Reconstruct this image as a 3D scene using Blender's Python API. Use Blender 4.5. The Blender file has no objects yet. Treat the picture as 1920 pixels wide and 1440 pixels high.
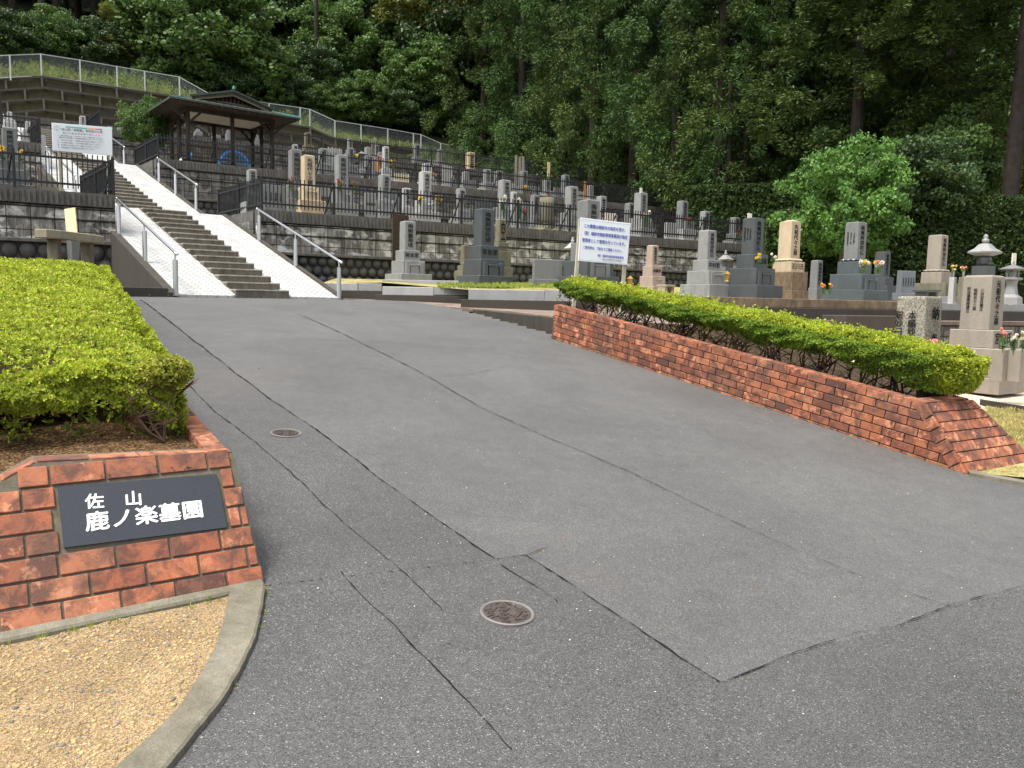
import bpy, bmesh, math, random
import numpy as np
from mathutils import Vector, Matrix
random.seed(7); RNG = np.random.default_rng(11)
SC = bpy.context.scene
COL = SC.collection
PI = math.pi

# ------------------------------------------------------------------ camera, sky, sun, exposure
EYE = np.array([0.0, 0.0, 1.6])
PITCH = math.radians(-5.8); ROLL = math.radians(1.0); FPX = 1493.3
_f = np.array([0, math.cos(PITCH), math.sin(PITCH)])
_u = np.array([0, -math.sin(PITCH), math.cos(PITCH)])
_r = np.array([1.0, 0, 0])
RV = _r * math.cos(ROLL) + _u * math.sin(ROLL)
UV_ = _u * math.cos(ROLL) - _r * math.sin(ROLL)
cam = bpy.data.cameras.new('camera'); cam.lens = 28.0; cam.sensor_width = 36.0
cam.clip_start = 0.05; cam.clip_end = 600
co = bpy.data.objects.new('camera', cam); COL.objects.link(co)
M = Matrix(((RV[0], UV_[0], -_f[0], 0), (RV[1], UV_[1], -_f[1], 0), (RV[2], UV_[2], -_f[2], 1.6), (0, 0, 0, 1)))
co.matrix_world = M
SC.camera = co

SUN_TO = Vector((-0.30, -0.25, 0.92)).normalized()
w = bpy.data.worlds.new("World"); SC.world = w; w.use_nodes = True
nt = w.node_tree; bg = nt.nodes['Background']
sky = nt.nodes.new('ShaderNodeTexSky'); sky.sky_type = 'NISHITA'; sky.sun_disc = False
sky.sun_elevation = math.asin(SUN_TO.z); sky.sun_rotation = math.atan2(SUN_TO.x, SUN_TO.y)
sky.dust_density = 4.0; sky.air_density = 1.0; sky.ozone_density = 0.6
hs = nt.nodes.new('ShaderNodeHueSaturation'); hs.inputs['Saturation'].default_value = .35   # hazy white overcast
nt.links.new(sky.outputs[0], hs.inputs['Color']); nt.links.new(hs.outputs[0], bg.inputs[0]); bg.inputs[1].default_value = 0.15
sl = bpy.data.lights.new('sun', 'SUN'); sl.energy = 2.2; sl.angle = math.radians(16); sl.color = (1, 0.96, 0.88)
so = bpy.data.objects.new('sun', sl); COL.objects.link(so)
so.rotation_euler = SUN_TO.to_track_quat('Z', 'Y').to_euler()
SC.view_settings.view_transform = 'Standard'; SC.view_settings.look = 'None'
SC.view_settings.exposure = 1.18; SC.view_settings.gamma = 1
SC.render.engine = 'CYCLES'
SC.cycles.max_bounces = 6; SC.cycles.transparent_max_bounces = 8
SC.cycles.use_denoising = True
SC.cycles.diffuse_bounces = 3; SC.cycles.glossy_bounces = 2

# ------------------------------------------------------------------ plan helpers (metres, eye at the origin's plumb line)
def ray(px, py):
    d = _f + RV * (px - 960) / FPX + UV_ * (720 - py) / FPX
    return d / d[1]
def at(px, py, d): return EYE + ray(px, py) * d
RD = np.array([-.485, .875])
SPX = [-60, -10, -3, 0, 2, 3, 3.75, 6, 10, 12.5, 14.5, 16.5, 25, 80]
SPZ = [-1.0, -.2, -.06, -.02, .06, .15, .25, .56, 1.09, 1.37, 1.54, 1.62, 1.63, 1.63]
def roadz(x, y):
    s = x * RD[0] + y * RD[1]
    return sum(np.interp(s + o, SPX, SPZ) for o in (-.9, -.45, 0, .45, .9)) / 5
_D = np.linspace(1.2, 28, 5000)
def gp(px, py, lift=0.0):
    P = EYE + ray(px, py) * _D[:, None]
    g = P[:, 2] - roadz(P[:, 0], P[:, 1]) - lift
    i = int(np.argmax(g < 0)); return P[i]
def on_z(px, py, z):
    r = ray(px, py); return EYE + r * ((z - 1.6) / r[2])
def on_plane(px, py, p0, n):
    r = ray(px, py); return EYE + r * (np.dot(p0 - EYE, n) / np.dot(r, n))
def v2(a): return np.array([math.sin(math.radians(a)), math.cos(math.radians(a))])
def v3(p, z=None): return np.array([p[0], p[1], p[2] if z is None else z])
T = v2(60); TN = np.array([-T[1], T[0]])          # along the terraces / into the hill
US = v2(-39); NS = np.array([US[1], -US[0]])      # up the stairs / across them
S0 = np.array([-6.30, 15.0]); SW = 3.3
def st(t, wd): return S0 + US * t + NS * wd
ZB, ZC, ZD, ZE = 3.87, 6.3, 8.6, 10.8
BR = st(4.5, SW + .06); CR = st(13.58, SW + .06); DR = st(22.0, SW + .06)
BL = st(4.23, -.06); CL = st(13.4, -.06); DL = st(21.9, -.06)
def on_line(px, P, Dv=T):
    r = ray(px, 400); r = r[0] / r[1]
    k = (r * P[1] - P[0]) / (Dv[0] - r * Dv[1])
    return P + Dv * k

# ------------------------------------------------------------------ mesh helpers
class MB:
    def __init__(s): s.v = []; s.f = []
    def add(s, vs, fs):
        o = len(s.v); s.v += [tuple(map(float, p)) for p in vs]; s.f += [[i + o for i in f] for f in fs]; return s
    def box(s, x0, x1, y0, y1, z0, z1, tx=0, ty=0):
        s.add([(x0, y0, z0), (x1, y0, z0), (x1, y1, z0), (x0, y1, z0), (x0 + tx, y0 + ty, z1), (x1 - tx, y0 + ty, z1), (x1 - tx, y1 - ty, z1), (x0 + tx, y1 - ty, z1)],
              [(3, 2, 1, 0), (4, 5, 6, 7), (0, 1, 5, 4), (1, 2, 6, 5), (2, 3, 7, 6), (3, 0, 4, 7)]); return s
    def obox(s, c, ax, ay, az, hx, hy, hz):
        c = np.array(c, float); ax, ay, az = [np.array(q, float) for q in (ax, ay, az)]
        vs = [c + ax * hx * i + ay * hy * j + az * hz * k for k in (-1, 1) for (i, j) in ((-1, -1), (1, -1), (1, 1), (-1, 1))]
        s.add(vs, [(3, 2, 1, 0), (4, 5, 6, 7), (0, 1, 5, 4), (1, 2, 6, 5), (2, 3, 7, 6), (3, 0, 4, 7)]); return s
    def bar(s, a, b, wx, wy=None, up=(0, 0, 1)):
        a = np.array(a, float); b = np.array(b, float); z = b - a; L = np.linalg.norm(z); z /= L
        u = np.array(up, float)
        if abs(np.dot(u, z)) > .95: u = np.array([T[0], T[1], 0.0])
        x = np.cross(u, z); x /= np.linalg.norm(x); y = np.cross(z, x)
        return s.obox((a + b) / 2, x, y, z, wx / 2, (wy or wx) / 2, L / 2)
    def prism(s, poly, ext):
        n = len(poly); P = [np.array(p, float) for p in poly]; e = np.array(ext, float)
        s.add(P + [p + e for p in P], [list(range(n))[::-1], list(range(n, 2 * n))] + [(i, (i + 1) % n, n + (i + 1) % n, n + i) for i in range(n)]); return s
    def tube(s, pts, r, n=8, cap=True):
        pts = [np.array(p, float) for p in pts]; rr = r if hasattr(r, '__len__') else [r] * len(pts)
        rings = []
        for i, p in enumerate(pts):
            d = pts[min(i + 1, len(pts) - 1)] - pts[max(i - 1, 0)]; d /= (np.linalg.norm(d) + 1e-9)
            u = np.array([0, 0, 1.0]) if abs(d[2]) < .9 else np.array([1.0, 0, 0])
            x = np.cross(u, d); x /= np.linalg.norm(x); y = np.cross(d, x)
            rings.append([p + (x * math.cos(a) + y * math.sin(a)) * rr[i] for a in [2 * PI * k / n for k in range(n)]])
        vs = [q for R_ in rings for q in R_]; fs = []
        for i in range(len(pts) - 1):
            for k in range(n):
                fs.append((i * n + k, i * n + (k + 1) % n, (i + 1) * n + (k + 1) % n, (i + 1) * n + k))
        if cap: fs += [list(range(n))[::-1], [(len(pts) - 1) * n + k for k in range(n)]]
        return s.add(vs, fs)
    def lathe(s, prof, n=16, c=(0, 0, 0), sq=None):
        vs = []; fs = []
        for (r, z) in prof:
            for k in range(n):
                a = 2 * PI * (k + .5) / n; q = 1
                if sq: q = min(1 / abs(math.cos(a)), 1 / abs(math.sin(a))) * sq + (1 - sq)
                vs.append((c[0] + r * q * math.cos(a), c[1] + r * q * math.sin(a), c[2] + z))
        for i in range(len(prof) - 1):
            for k in range(n): fs.append((i * n + k, i * n + (k + 1) % n, (i + 1) * n + (k + 1) % n, (i + 1) * n + k))
        fs += [list(range(n))[::-1], [(len(prof) - 1) * n + k for k in range(n)]]
        return s.add(vs, fs)
    def blob(s, c, rx, ry, rz, n=8, m=5, j=0.0, R_=None):
        vs = [np.array([0, 0, -1.0])]; fs = []
        for i in range(1, m):
            ph = -PI / 2 + PI * i / m
            for k in range(n):
                a = 2 * PI * k / n; vs.append(np.array([math.cos(ph) * math.cos(a), math.cos(ph) * math.sin(a), math.sin(ph)]) * (1 + random.uniform(-j, j)))
        vs.append(np.array([0, 0, 1.0]))
        for k in range(n):
            fs.append((0, 1 + (k + 1) % n, 1 + k)); b = 1 + (m - 2) * n; fs.append((b + k, b + (k + 1) % n, len(vs) - 1))
        for i in range(m - 2):
            for k in range(n): fs.append((1 + i * n + k, 1 + i * n + (k + 1) % n, 1 + (i + 1) * n + (k + 1) % n, 1 + (i + 1) * n + k))
        vs = [v * (rx, ry, rz) for v in vs]
        if R_ is not None: vs = [R_ @ v for v in vs]
        return s.add([v + np.array(c) for v in vs], fs)
    def build(s, name, m, parent=None, bevel=0, smooth=False, seg=1):
        me = bpy.data.meshes.new(name); me.from_pydata(s.v, [], s.f)
        bm = bmesh.new(); bm.from_mesh(me); bmesh.ops.recalc_face_normals(bm, faces=bm.faces)
        if bevel: bmesh.ops.bevel(bm, geom=bm.edges[:], offset=bevel, segments=seg, affect='EDGES', profile=.6)
        uv = bm.loops.layers.uv.new('UVMap')
        for f in bm.faces:
            n = f.normal; f.smooth = smooth
            if abs(n.z) > .8:
                for l in f.loops: l[uv].uv = (l.vert.co.x, l.vert.co.y)
            else:
                u = Vector((-n.y, n.x, 0)).normalized(); v = n.cross(u)
                for l in f.loops: l[uv].uv = (l.vert.co.dot(u), l.vert.co.dot(v))
        bm.to_mesh(me); bm.free()
        me.materials.append(m)
        o = bpy.data.objects.new(name, me); COL.objects.link(o)
        if parent: o.parent = parent
        return o
def fastmesh(name, V, quads, m, parent=None):
    V = np.asarray(V, np.float32); Q = np.asarray(quads, np.int32); k = Q.shape[1]
    me = bpy.data.meshes.new(name); me.vertices.add(len(V)); me.vertices.foreach_set('co', V.ravel())
    me.loops.add(Q.size); me.loops.foreach_set('vertex_index', Q.ravel())
    me.polygons.add(len(Q)); me.polygons.foreach_set('loop_start', np.arange(0, Q.size, k, dtype=np.int32))
    me.polygons.foreach_set('loop_total', np.full(len(Q), k, np.int32))
    me.update(calc_edges=True); me.materials.append(m)
    o = bpy.data.objects.new(name, me); COL.objects.link(o)
    if parent: o.parent = parent
    return o
def tag(o, label=None, cat=None, group=None, kind=None):
    if label: o['label'] = label
    if cat: o['category'] = cat
    if group: o['group'] = group
    if kind: o['kind'] = kind
    return o
def thing(name, label, cat, loc=(0, 0, 0), rz=0, group=None):
    o = bpy.data.objects.new(name, None); COL.objects.link(o); o.empty_display_size = .2
    o.location = tuple(map(float, loc)); o.rotation_euler = (0, 0, rz)
    return tag(o, label, cat, group)
def struct(o): o['kind'] = 'structure'; return o

# ------------------------------------------------------------------ materials
def newmat(name, rough=.8, spec=.3, metal=0):
    m = bpy.data.materials.new(name); m.use_nodes = True; n = m.node_tree
    b = n.nodes['Principled BSDF']; b.inputs['Roughness'].default_value = rough
    b.inputs['Specular IOR Level'].default_value = spec; b.inputs['Metallic'].default_value = metal
    return m, n, b
def N(n, t, **kw):
    x = n.nodes.new(t)
    for k, v in kw.items(): setattr(x, k, v)
    return x
def coords(n, kind='Object', sc=(1, 1, 1)):
    tc = N(n, 'ShaderNodeTexCoord'); mp = N(n, 'ShaderNodeMapping'); mp.inputs['Scale'].default_value = sc
    n.links.new(tc.outputs[kind], mp.inputs[0]); return mp.outputs[0]
def noise(n, co_, scale, detail=4, rough=.6, dist=0):
    x = N(n, 'ShaderNodeTexNoise'); x.inputs['Scale'].default_value = scale; x.inputs['Detail'].default_value = detail
    x.inputs['Roughness'].default_value = rough; x.inputs['Distortion'].default_value = dist
    if co_ is not None: n.links.new(co_, x.inputs['Vector'])
    return x.outputs[0]
def ramp(n, fac, stops):
    x = N(n, 'ShaderNodeValToRGB'); e = x.color_ramp.elements
    while len(e) < len(stops): e.new(.5)
    for q, (p, c) in zip(e, stops): q.position = p; q.color = (*c, 1) if hasattr(c, '__len__') else (c, c, c, 1)
    n.links.new(fac, x.inputs[0]); return x.outputs[0]
def mix(n, fac, a, b, mode='MIX'):
    x = N(n, 'ShaderNodeMix', data_type='RGBA', blend_type=mode)
    if hasattr(fac, 'links'): n.links.new(fac, x.inputs[0])
    else: x.inputs[0].default_value = fac
    for i, q in ((6, a), (7, b)):
        if hasattr(q, 'links'): n.links.new(q, x.inputs[i])
        else: x.inputs[i].default_value = (*q, 1)
    return x.outputs[2]
def bump(n, b, h, st_=.3, dist=.01):
    x = N(n, 'ShaderNodeBump'); x.inputs['Strength'].default_value = st_; x.inputs['Distance'].default_value = dist
    n.links.new(h, x.inputs['Height']); n.links.new(x.outputs[0], b.inputs['Normal'])
def objrand(n): return N(n, 'ShaderNodeObjectInfo').outputs['Random']
def plain(name, c, rough=.7, spec=.3, metal=0, var=.12, sc=6, bmp=0):
    m, n, b = newmat(name, rough, spec, metal); cc = coords(n)
    nn = noise(n, cc, sc, 5)
    c = np.array(c); n.links.new(ramp(n, nn, [(.25, tuple(c * (1 - var))), (.75, tuple(np.minimum(c * (1 + var), 1)))]), b.inputs['Base Color'])
    if bmp: bump(n, b, noise(n, cc, sc * 8, 3), bmp, .01)
    return m
def granite(name, c, dirt=.25, rough=.5, dirtc=(.05, .045, .035), speck=.25):
    m, n, b = newmat(name, rough, .4); cc = coords(n); c = np.array(c)
    sp = noise(n, cc, 160, 2, .8)
    base = ramp(n, sp, [(.35, tuple(c * (1 - speck))), (.65, tuple(np.minimum(c * (1 + speck), 1)))])
    base = mix(n, 1, base, ramp(n, noise(n, coords(n, 'Object', (1, 1, .35)), 4, 6, .7), [(.3, (.82,) * 3), (.7, (1.1,) * 3)]), 'MULTIPLY')
    st_ = ramp(n, noise(n, coords(n, 'Object', (2.6, 2.6, 1.1)), 2.4, 9, .75, .4), [(.62 - dirt * .45, 0.0), (.75, 1.0)])
    x = N(n, 'ShaderNodeMath', operation='MULTIPLY'); x.inputs[1].default_value = min(1, dirt * 2.2); n.links.new(st_, x.inputs[0])
    n.links.new(mix(n, x.outputs[0], base, dirtc), b.inputs['Base Color'])
    bump(n, b, sp, .12, .004)
    return m
MAT = {}
MAT['grey'] = granite('light_grey_granite', (.225, .23, .222), .22)
MAT['grey2'] = granite('mid_grey_granite', (.165, .17, .168), .25)
MAT['dark'] = granite('dark_blue_grey_granite', (.066, .074, .076), .08, .3, speck=.3)
MAT['slate'] = granite('slate_granite', (.078, .095, .10), .06, .3, speck=.3)
MAT['beige'] = granite('sandy_beige_stone', (.44, .355, .235), .1, .65)
MAT['beige_stained'] = granite('stained_beige_stone', (.27, .195, .12), .75, .75, (.035, .025, .016))
MAT['pink'] = granite('pink_granite', (.33, .26, .22), .08, .6)
MAT['tan'] = granite('brownish_granite', (.25, .22, .18), .1, .7)
MAT['old'] = granite('weathered_mossy_stone', (.17, .16, .115), .6, .9, (.06, .06, .03))
MAT['white'] = granite('pale_granite', (.34, .34, .33), .12, .6)
MAT['blue'] = granite('bluish_granite', (.15, .165, .175), .06, .35)
MAT['kerbgranite'] = granite('kerb_granite', (.27, .275, .27), .12, .7, speck=.2)
MAT['base_dark'] = granite('damp_dark_concrete', (.05, .042, .034), .4, .9)
def speckled(name):
    m, n, b = newmat(name, .8, .25); cc = coords(n)
    n.links.new(ramp(n, noise(n, cc, 38, 3, .8), [(.3, (.05, .055, .05)), (.45, (.17, .16, .13)), (.6, (.33, .31, .24)), (.72, (.5, .47, .4))]), b.inputs['Base Color'])
    bump(n, b, noise(n, cc, 60, 3), .5, .01); return m
MAT['speckled'] = speckled('rough_speckled_granite')
ENGR = plain('engraved_black', (.012, .012, .012), .8, .1)
ENGW = plain('sign_white_lettering', (.85, .85, .85), .6, .2, var=.02)
STEEL, n_, b_ = newmat('brushed_steel', .28, .5, 1.0); b_.inputs['Base Color'].default_value = (.62, .63, .64, 1)
BLACK = plain('black_painted_steel', (.014, .015, .017), .55, .35, var=.15, sc=3)
WHITEMETAL = plain('galvanised_pale_metal', (.42, .44, .45), .5, .4, var=.1)

def asphalt(name, lo, hi, speck, fine):
    m, n, b = newmat(name, .82, .45); cc = coords(n)
    vor = N(n, 'ShaderNodeTexVoronoi'); vor.inputs['Scale'].default_value = fine; n.links.new(cc, vor.inputs['Vector'])
    sep = N(n, 'ShaderNodeSeparateColor'); n.links.new(vor.outputs['Color'], sep.inputs[0])
    a = ramp(n, sep.outputs[0], [(0, tuple(np.array(lo))), (.5, tuple(np.array(lo) * .45 + np.array(hi) * .55)), (.96, tuple(hi)), (.995, speck)])
    big = ramp(n, noise(n, cc, .55, 5, .65, .4), [(.3, (.80, .80, .81)), (.55, (1.0, 1.0, 1.0)), (.75, (1.14, 1.13, 1.12))])
    md = ramp(n, noise(n, cc, 9, 5, .7), [(.25, (.86, .86, .86)), (.75, (1.12, 1.12, 1.12))])
    c = mix(n, 1, mix(n, 1, a, big, 'MULTIPLY'), md, 'MULTIPLY')
    tn = ramp(n, noise(n, cc, .35, 3, .5), [(.55, 0.0), (.78, .35)])
    c = mix(n, tn, c, (.115, .1, .095))
    n.links.new(c, b.inputs['Base Color'])
    h = mix(n, .5, vor.outputs['Distance'], noise(n, cc, fine * 1.2, 2))
    bump(n, b, h, .7, .004)
    n.links.new(ramp(n, noise(n, cc, 1.3, 3), [(.3, .5), (.7, .72)]), b.inputs['Roughness'])
    return m
ASPH = asphalt('worn_asphalt', (.036, .036, .0357), (.126, .125, .121), (.27, .26, .24), 300)
ASPH2 = asphalt('coarse_dark_asphalt', (.025, .025, .025), (.098, .0975, .095), (.26, .25, .235), 240)
CRACK = plain('crack_black', (.013, .013, .013), .95, .1)

def brickmat():
    m, n, b = newmat('red_brick', .8, .25); cc = coords(n)
    g = N(n, 'ShaderNodeNewGeometry'); isl = g.outputs['Random Per Island']
    base = ramp(n, isl, [(0, (.09, .038, .028)), (.18, (.25, .082, .043)), (.45, (.37, .128, .062)), (.72, (.20, .066, .038)), (1, (.42, .165, .085))])
    nn = noise(n, cc, 9, 5, .65, .5)
    base = mix(n, ramp(n, nn, [(.42, 0.0), (.58, .85)]), base, (.085, .042, .034))
    ff0 = ramp(n, noise(n, coords(n, 'Object', (1.3, 1.3, 1.3)), 9, 5, .7, .3), [(.53, 0.0), (.6, .95)])
    ffm = N(n, 'ShaderNodeMath', operation='MULTIPLY'); n.links.new(ff0, ffm.inputs[0])
    fw2 = N(n, 'ShaderNodeMath', operation='FRACT'); fw3 = N(n, 'ShaderNodeMath', operation='MULTIPLY'); fw3.inputs[1].default_value = 37.7; n.links.new(isl, fw3.inputs[0]); n.links.new(fw3.outputs[0], fw2.inputs[0])
    n.links.new(ramp(n, fw2.outputs[0], [(.45, .15), (.6, 1.0)]), ffm.inputs[1]); ff = ffm.outputs[0]
    base = mix(n, ff, base, (.50, .215, .12))
    base = mix(n, ramp(n, noise(n, cc, 2.2, 4), [(.45, 0.0), (.75, .6)]), base, (.085, .065, .052))
    n.links.new(base, b.inputs['Base Color']); bump(n, b, noise(n, cc, 90, 4), .5, .005)
    return m
BRICK = brickmat()
MORTAR = plain('grey_mortar', (.12, .105, .078), .95, .1, var=.3, sc=20, bmp=.4)
CONC = granite('weathered_concrete', (.175, .16, .12), .5, .95, (.07, .065, .04))
CONCD = granite('dark_mossy_concrete', (.05, .043, .034), .5, .95, (.03, .028, .02))

def blockmat(name, tone, wb=.45, hb=.25, bright=.5):
    m, n, b = newmat(name, .92, .15); cu = coords(n, 'UV')
    br = N(n, 'ShaderNodeTexBrick'); n.links.new(cu, br.inputs['Vector'])
    br.inputs['Scale'].default_value = 1; br.offset = 0
    br.inputs['Brick Width'].default_value = wb; br.inputs['Row Height'].default_value = hb
    br.inputs['Mortar Size'].default_value = .012; br.inputs['Mortar Smooth'].default_value = .3
    t = np.array(tone)
    br.inputs['Color1'].default_value = (*(t * .75), 1); br.inputs['Color2'].default_value = (*(t * 1.35), 1); br.inputs['Mortar'].default_value = (*(t * .22), 1)
    st_ = ramp(n, noise(n, coords(n, 'UV', (4.5, .7, 1)), 1.6, 7, .75, .3), [(.36, (.2, .2, .2)), (.5, (.62, .6, .56)), (.66, (1.25, 1.25, 1.2))])
    c = mix(n, 1, br.outputs[0], st_, 'MULTIPLY')
    pt = ramp(n, noise(n, coords(n, 'UV', (1.6, 2.4, 1)), 1.5, 4, .6, .6), [(.5, 0.0), (.64, bright)])
    x = N(n, 'ShaderNodeMath', operation='MULTIPLY'); n.links.new(pt, x.inputs[0])
    inv = N(n, 'ShaderNodeMath', operation='SUBTRACT'); inv.inputs[0].default_value = 1; n.links.new(br.outputs['Fac'], inv.inputs[1]); n.links.new(inv.outputs[0], x.inputs[1])
    c = mix(n, x.outputs[0], c, tuple(np.minimum(t * 2.5, .6)))
    n.links.new(c, b.inputs['Base Color'])
    bump(n, b, br.outputs['Fac'], -.6, .02)
    return m
BLOCK = blockmat('stained_block_wall', (.225, .22, .208), bright=.9)
BLOCK2 = blockmat('dark_stained_block_wall', (.135, .135, .13), bright=.4)
FLUTE = granite('streaked_coping', (.125, .118, .108), .6, .95, (.03, .027, .024))
BOULDER = granite('dark_round_stone', (.07, .07, .068), .35, .9, (.02, .02, .018))
CRIB = granite('brown_crib_concrete', (.066, .060, .054), .5, .95, (.05, .042, .022))
CRIBIN = granite('mossy_crib_infill', (.032, .027, .019), .6, .95, (.06, .055, .02))

def tilemat():
    m, n, b = newmat('white_ramp_tile', .6, .3); cu = coords(n, 'UV')
    br = N(n, 'ShaderNodeTexBrick'); n.links.new(cu, br.inputs['Vector']); br.inputs['Scale'].default_value = 1
    br.inputs['Brick Width'].default_value = .2; br.inputs['Row Height'].default_value = .1; br.inputs['Mortar Size'].default_value = .009
    br.inputs['Color1'].default_value = (.43, .43, .42, 1); br.inputs['Color2'].default_value = (.34, .34, .335, 1); br.inputs['Mortar'].default_value = (.17, .17, .165, 1)
    c = mix(n, ramp(n, noise(n, cu, 2.2, 5, .7), [(.45, 0.0), (.75, .5)]), br.outputs[0], (.2, .19, .165))
    n.links.new(c, b.inputs['Base Color']); bump(n, b, br.outputs['Fac'], -.4, .006); return m
TILE = tilemat()
STEPM = granite('weathered_step_stone', (.15, .13, .105), .5, .95, (.04, .034, .024))
STEPTOP = granite('worn_step_edge', (.33, .31, .27), .45, .95, (.1, .09, .06))

def leafmat(name, c1, c2, c3=None, trans=.25, rough=.55, patch=1.0, lo=.72, hi=1.22):
    m, n, b = newmat(name, rough, .25); g = N(n, 'ShaderNodeNewGeometry')
    c3 = c3 or c2
    a = ramp(n, g.outputs['Random Per Island'], [(0, c1), (.5, c2), (.93, c2), (1, c3)])
    pt = ramp(n, noise(n, coords(n), patch, 4, .6), [(.34, (lo, lo * 1.04, lo * .97)), (.66, (hi, hi * .97, hi * .9))])
    c = mix(n, 1, a, pt, 'MULTIPLY'); n.links.new(c, b.inputs['Base Color'])
    tr = N(n, 'ShaderNodeBsdfTranslucent'); n.links.new(c, tr.inputs[0])
    ms = N(n, 'ShaderNodeMixShader'); ms.inputs[0].default_value = trans
    n.links.new(b.outputs[0], ms.inputs[1]); n.links.new(tr.outputs[0], ms.inputs[2])
    n.links.new(ms.outputs[0], n.nodes['Material Output'].inputs[0]); return m
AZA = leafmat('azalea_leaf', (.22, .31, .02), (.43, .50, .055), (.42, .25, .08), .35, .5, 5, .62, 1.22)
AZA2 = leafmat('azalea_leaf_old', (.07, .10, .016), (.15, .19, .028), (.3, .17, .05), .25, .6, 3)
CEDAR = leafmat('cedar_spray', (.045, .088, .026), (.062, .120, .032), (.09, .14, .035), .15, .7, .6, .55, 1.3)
CEDARD = leafmat('cedar_spray_shade_tone', (.014, .030, .011), (.022, .045, .015), (.03, .055, .02), .1, .7, .6, .5, 1.3)  # darker copy of the cedar colour, with the wood's inner shade painted in
CEDAR2 = leafmat('cedar_spray_olive', (.052, .086, .022), (.074, .115, .028), (.10, .125, .035), .15, .7, .6, .55, 1.3)
BROAD = leafmat('broad_leaf', (.055, .10, .028), (.10, .175, .045), (.15, .2, .05), .3, .5, .3)
BROADY = leafmat('yellowish_leaf', (.11, .14, .025), (.19, .21, .04), (.25, .2, .05), .3, .5, .5)
BROADD = leafmat('dark_leaf', (.030, .056, .022), (.056, .10, .032), (.08, .12, .036), .2, .45, .4)
CAMPH = leafmat('fresh_leaf', (.062, .14, .030), (.12, .24, .052), (.17, .29, .07), .3, .5, .8)
HEDGED = leafmat('dark_hedge_leaf', (.022, .045, .012), (.045, .08, .02), (.08, .11, .03), .2, .4, .6)
WEED = leafmat('weed_leaf', (.13, .19, .03), (.25, .32, .06), (.45, .38, .15), .35, .6, .8)
BARK = plain('dark_bark', (.034, .028, .023), .95, .1, var=.4, sc=5, bmp=.5)
BARKG = plain('grey_bark', (.11, .095, .08), .95, .1, var=.4, sc=5, bmp=.5)
TWIG = plain('brown_twig', (.07, .045, .03), .9, .1, var=.3, sc=10)
WOOD = plain('dark_stained_timber', (.046, .034, .027), .8, .2, var=.35, sc=8, bmp=.3)
WOODL = plain('bare_plank', (.55, .42, .26), .7, .2, var=.12, sc=10)
WOODG = plain('grey_weathered_wood', (.28, .25, .19), .85, .2, var=.25, sc=12)
WHITE = plain('white_panel', (.72, .75, .78), .45, .35, var=.03)
def litter(name, stops, sc, bmp=.6, dist=.02):
    m, n, b = newmat(name, .95, .1); cc = coords(n)
    vo = N(n, 'ShaderNodeTexVoronoi'); vo.inputs['Scale'].default_value = sc; n.links.new(cc, vo.inputs['Vector'])
    sp = N(n, 'ShaderNodeSeparateColor'); n.links.new(vo.outputs['Color'], sp.inputs[0])
    a = ramp(n, sp.outputs[0], stops)
    a = mix(n, 1, a, ramp(n, noise(n, cc, 2.5, 5, .65), [(.3, (.65, .63, .6)), (.7, (1.2, 1.18, 1.15))]), 'MULTIPLY')
    n.links.new(a, b.inputs['Base Color']); bump(n, b, mix(n, .5, vo.outputs['Distance'], noise(n, cc, sc * .7, 5)), bmp, dist); return m
SAND = litter('ochre_decomposed_gravel', [(0, (.17, .115, .06)), (.5, (.29, .205, .11)), (.85, (.40, .31, .19)), (.96, (.13, .12, .10))], 190, .9, .008)
SOIL = litter('dark_soil_litter', [(0, (.03, .018, .01)), (.5, (.075, .042, .022)), (.8, (.14, .085, .04)), (.95, (.25, .17, .085))], 110, .8, .02)
PALESAND = litter('pale_pink_gravel', [(0, (.42, .34, .26)), (.5, (.55, .46, .36)), (1, (.64, .55, .45))], 120, .4, .006)
PATH = litter('brown_washed_path', [(0, (.12, .09, .075)), (.6, (.2, .155, .13)), (1, (.3, .25, .22))], 110, .4, .006)
DRYGRASS = litter('dry_grass_ground', [(0, (.16, .15, .05)), (.5, (.33, .29, .12)), (.8, (.45, .38, .18)), (1, (.18, .24, .06))], 60, .8, .02)
FLOOR = litter('forest_floor', [(0, (.018, .024, .010)), (.6, (.034, .048, .02)), (1, (.06, .085, .03))], 5, .8, .3)
TERR = litter('terrace_gravel', [(0, (.18, .15, .11)), (.6, (.28, .24, .18)), (1, (.4, .35, .27))], 30, .5, .02)

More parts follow.
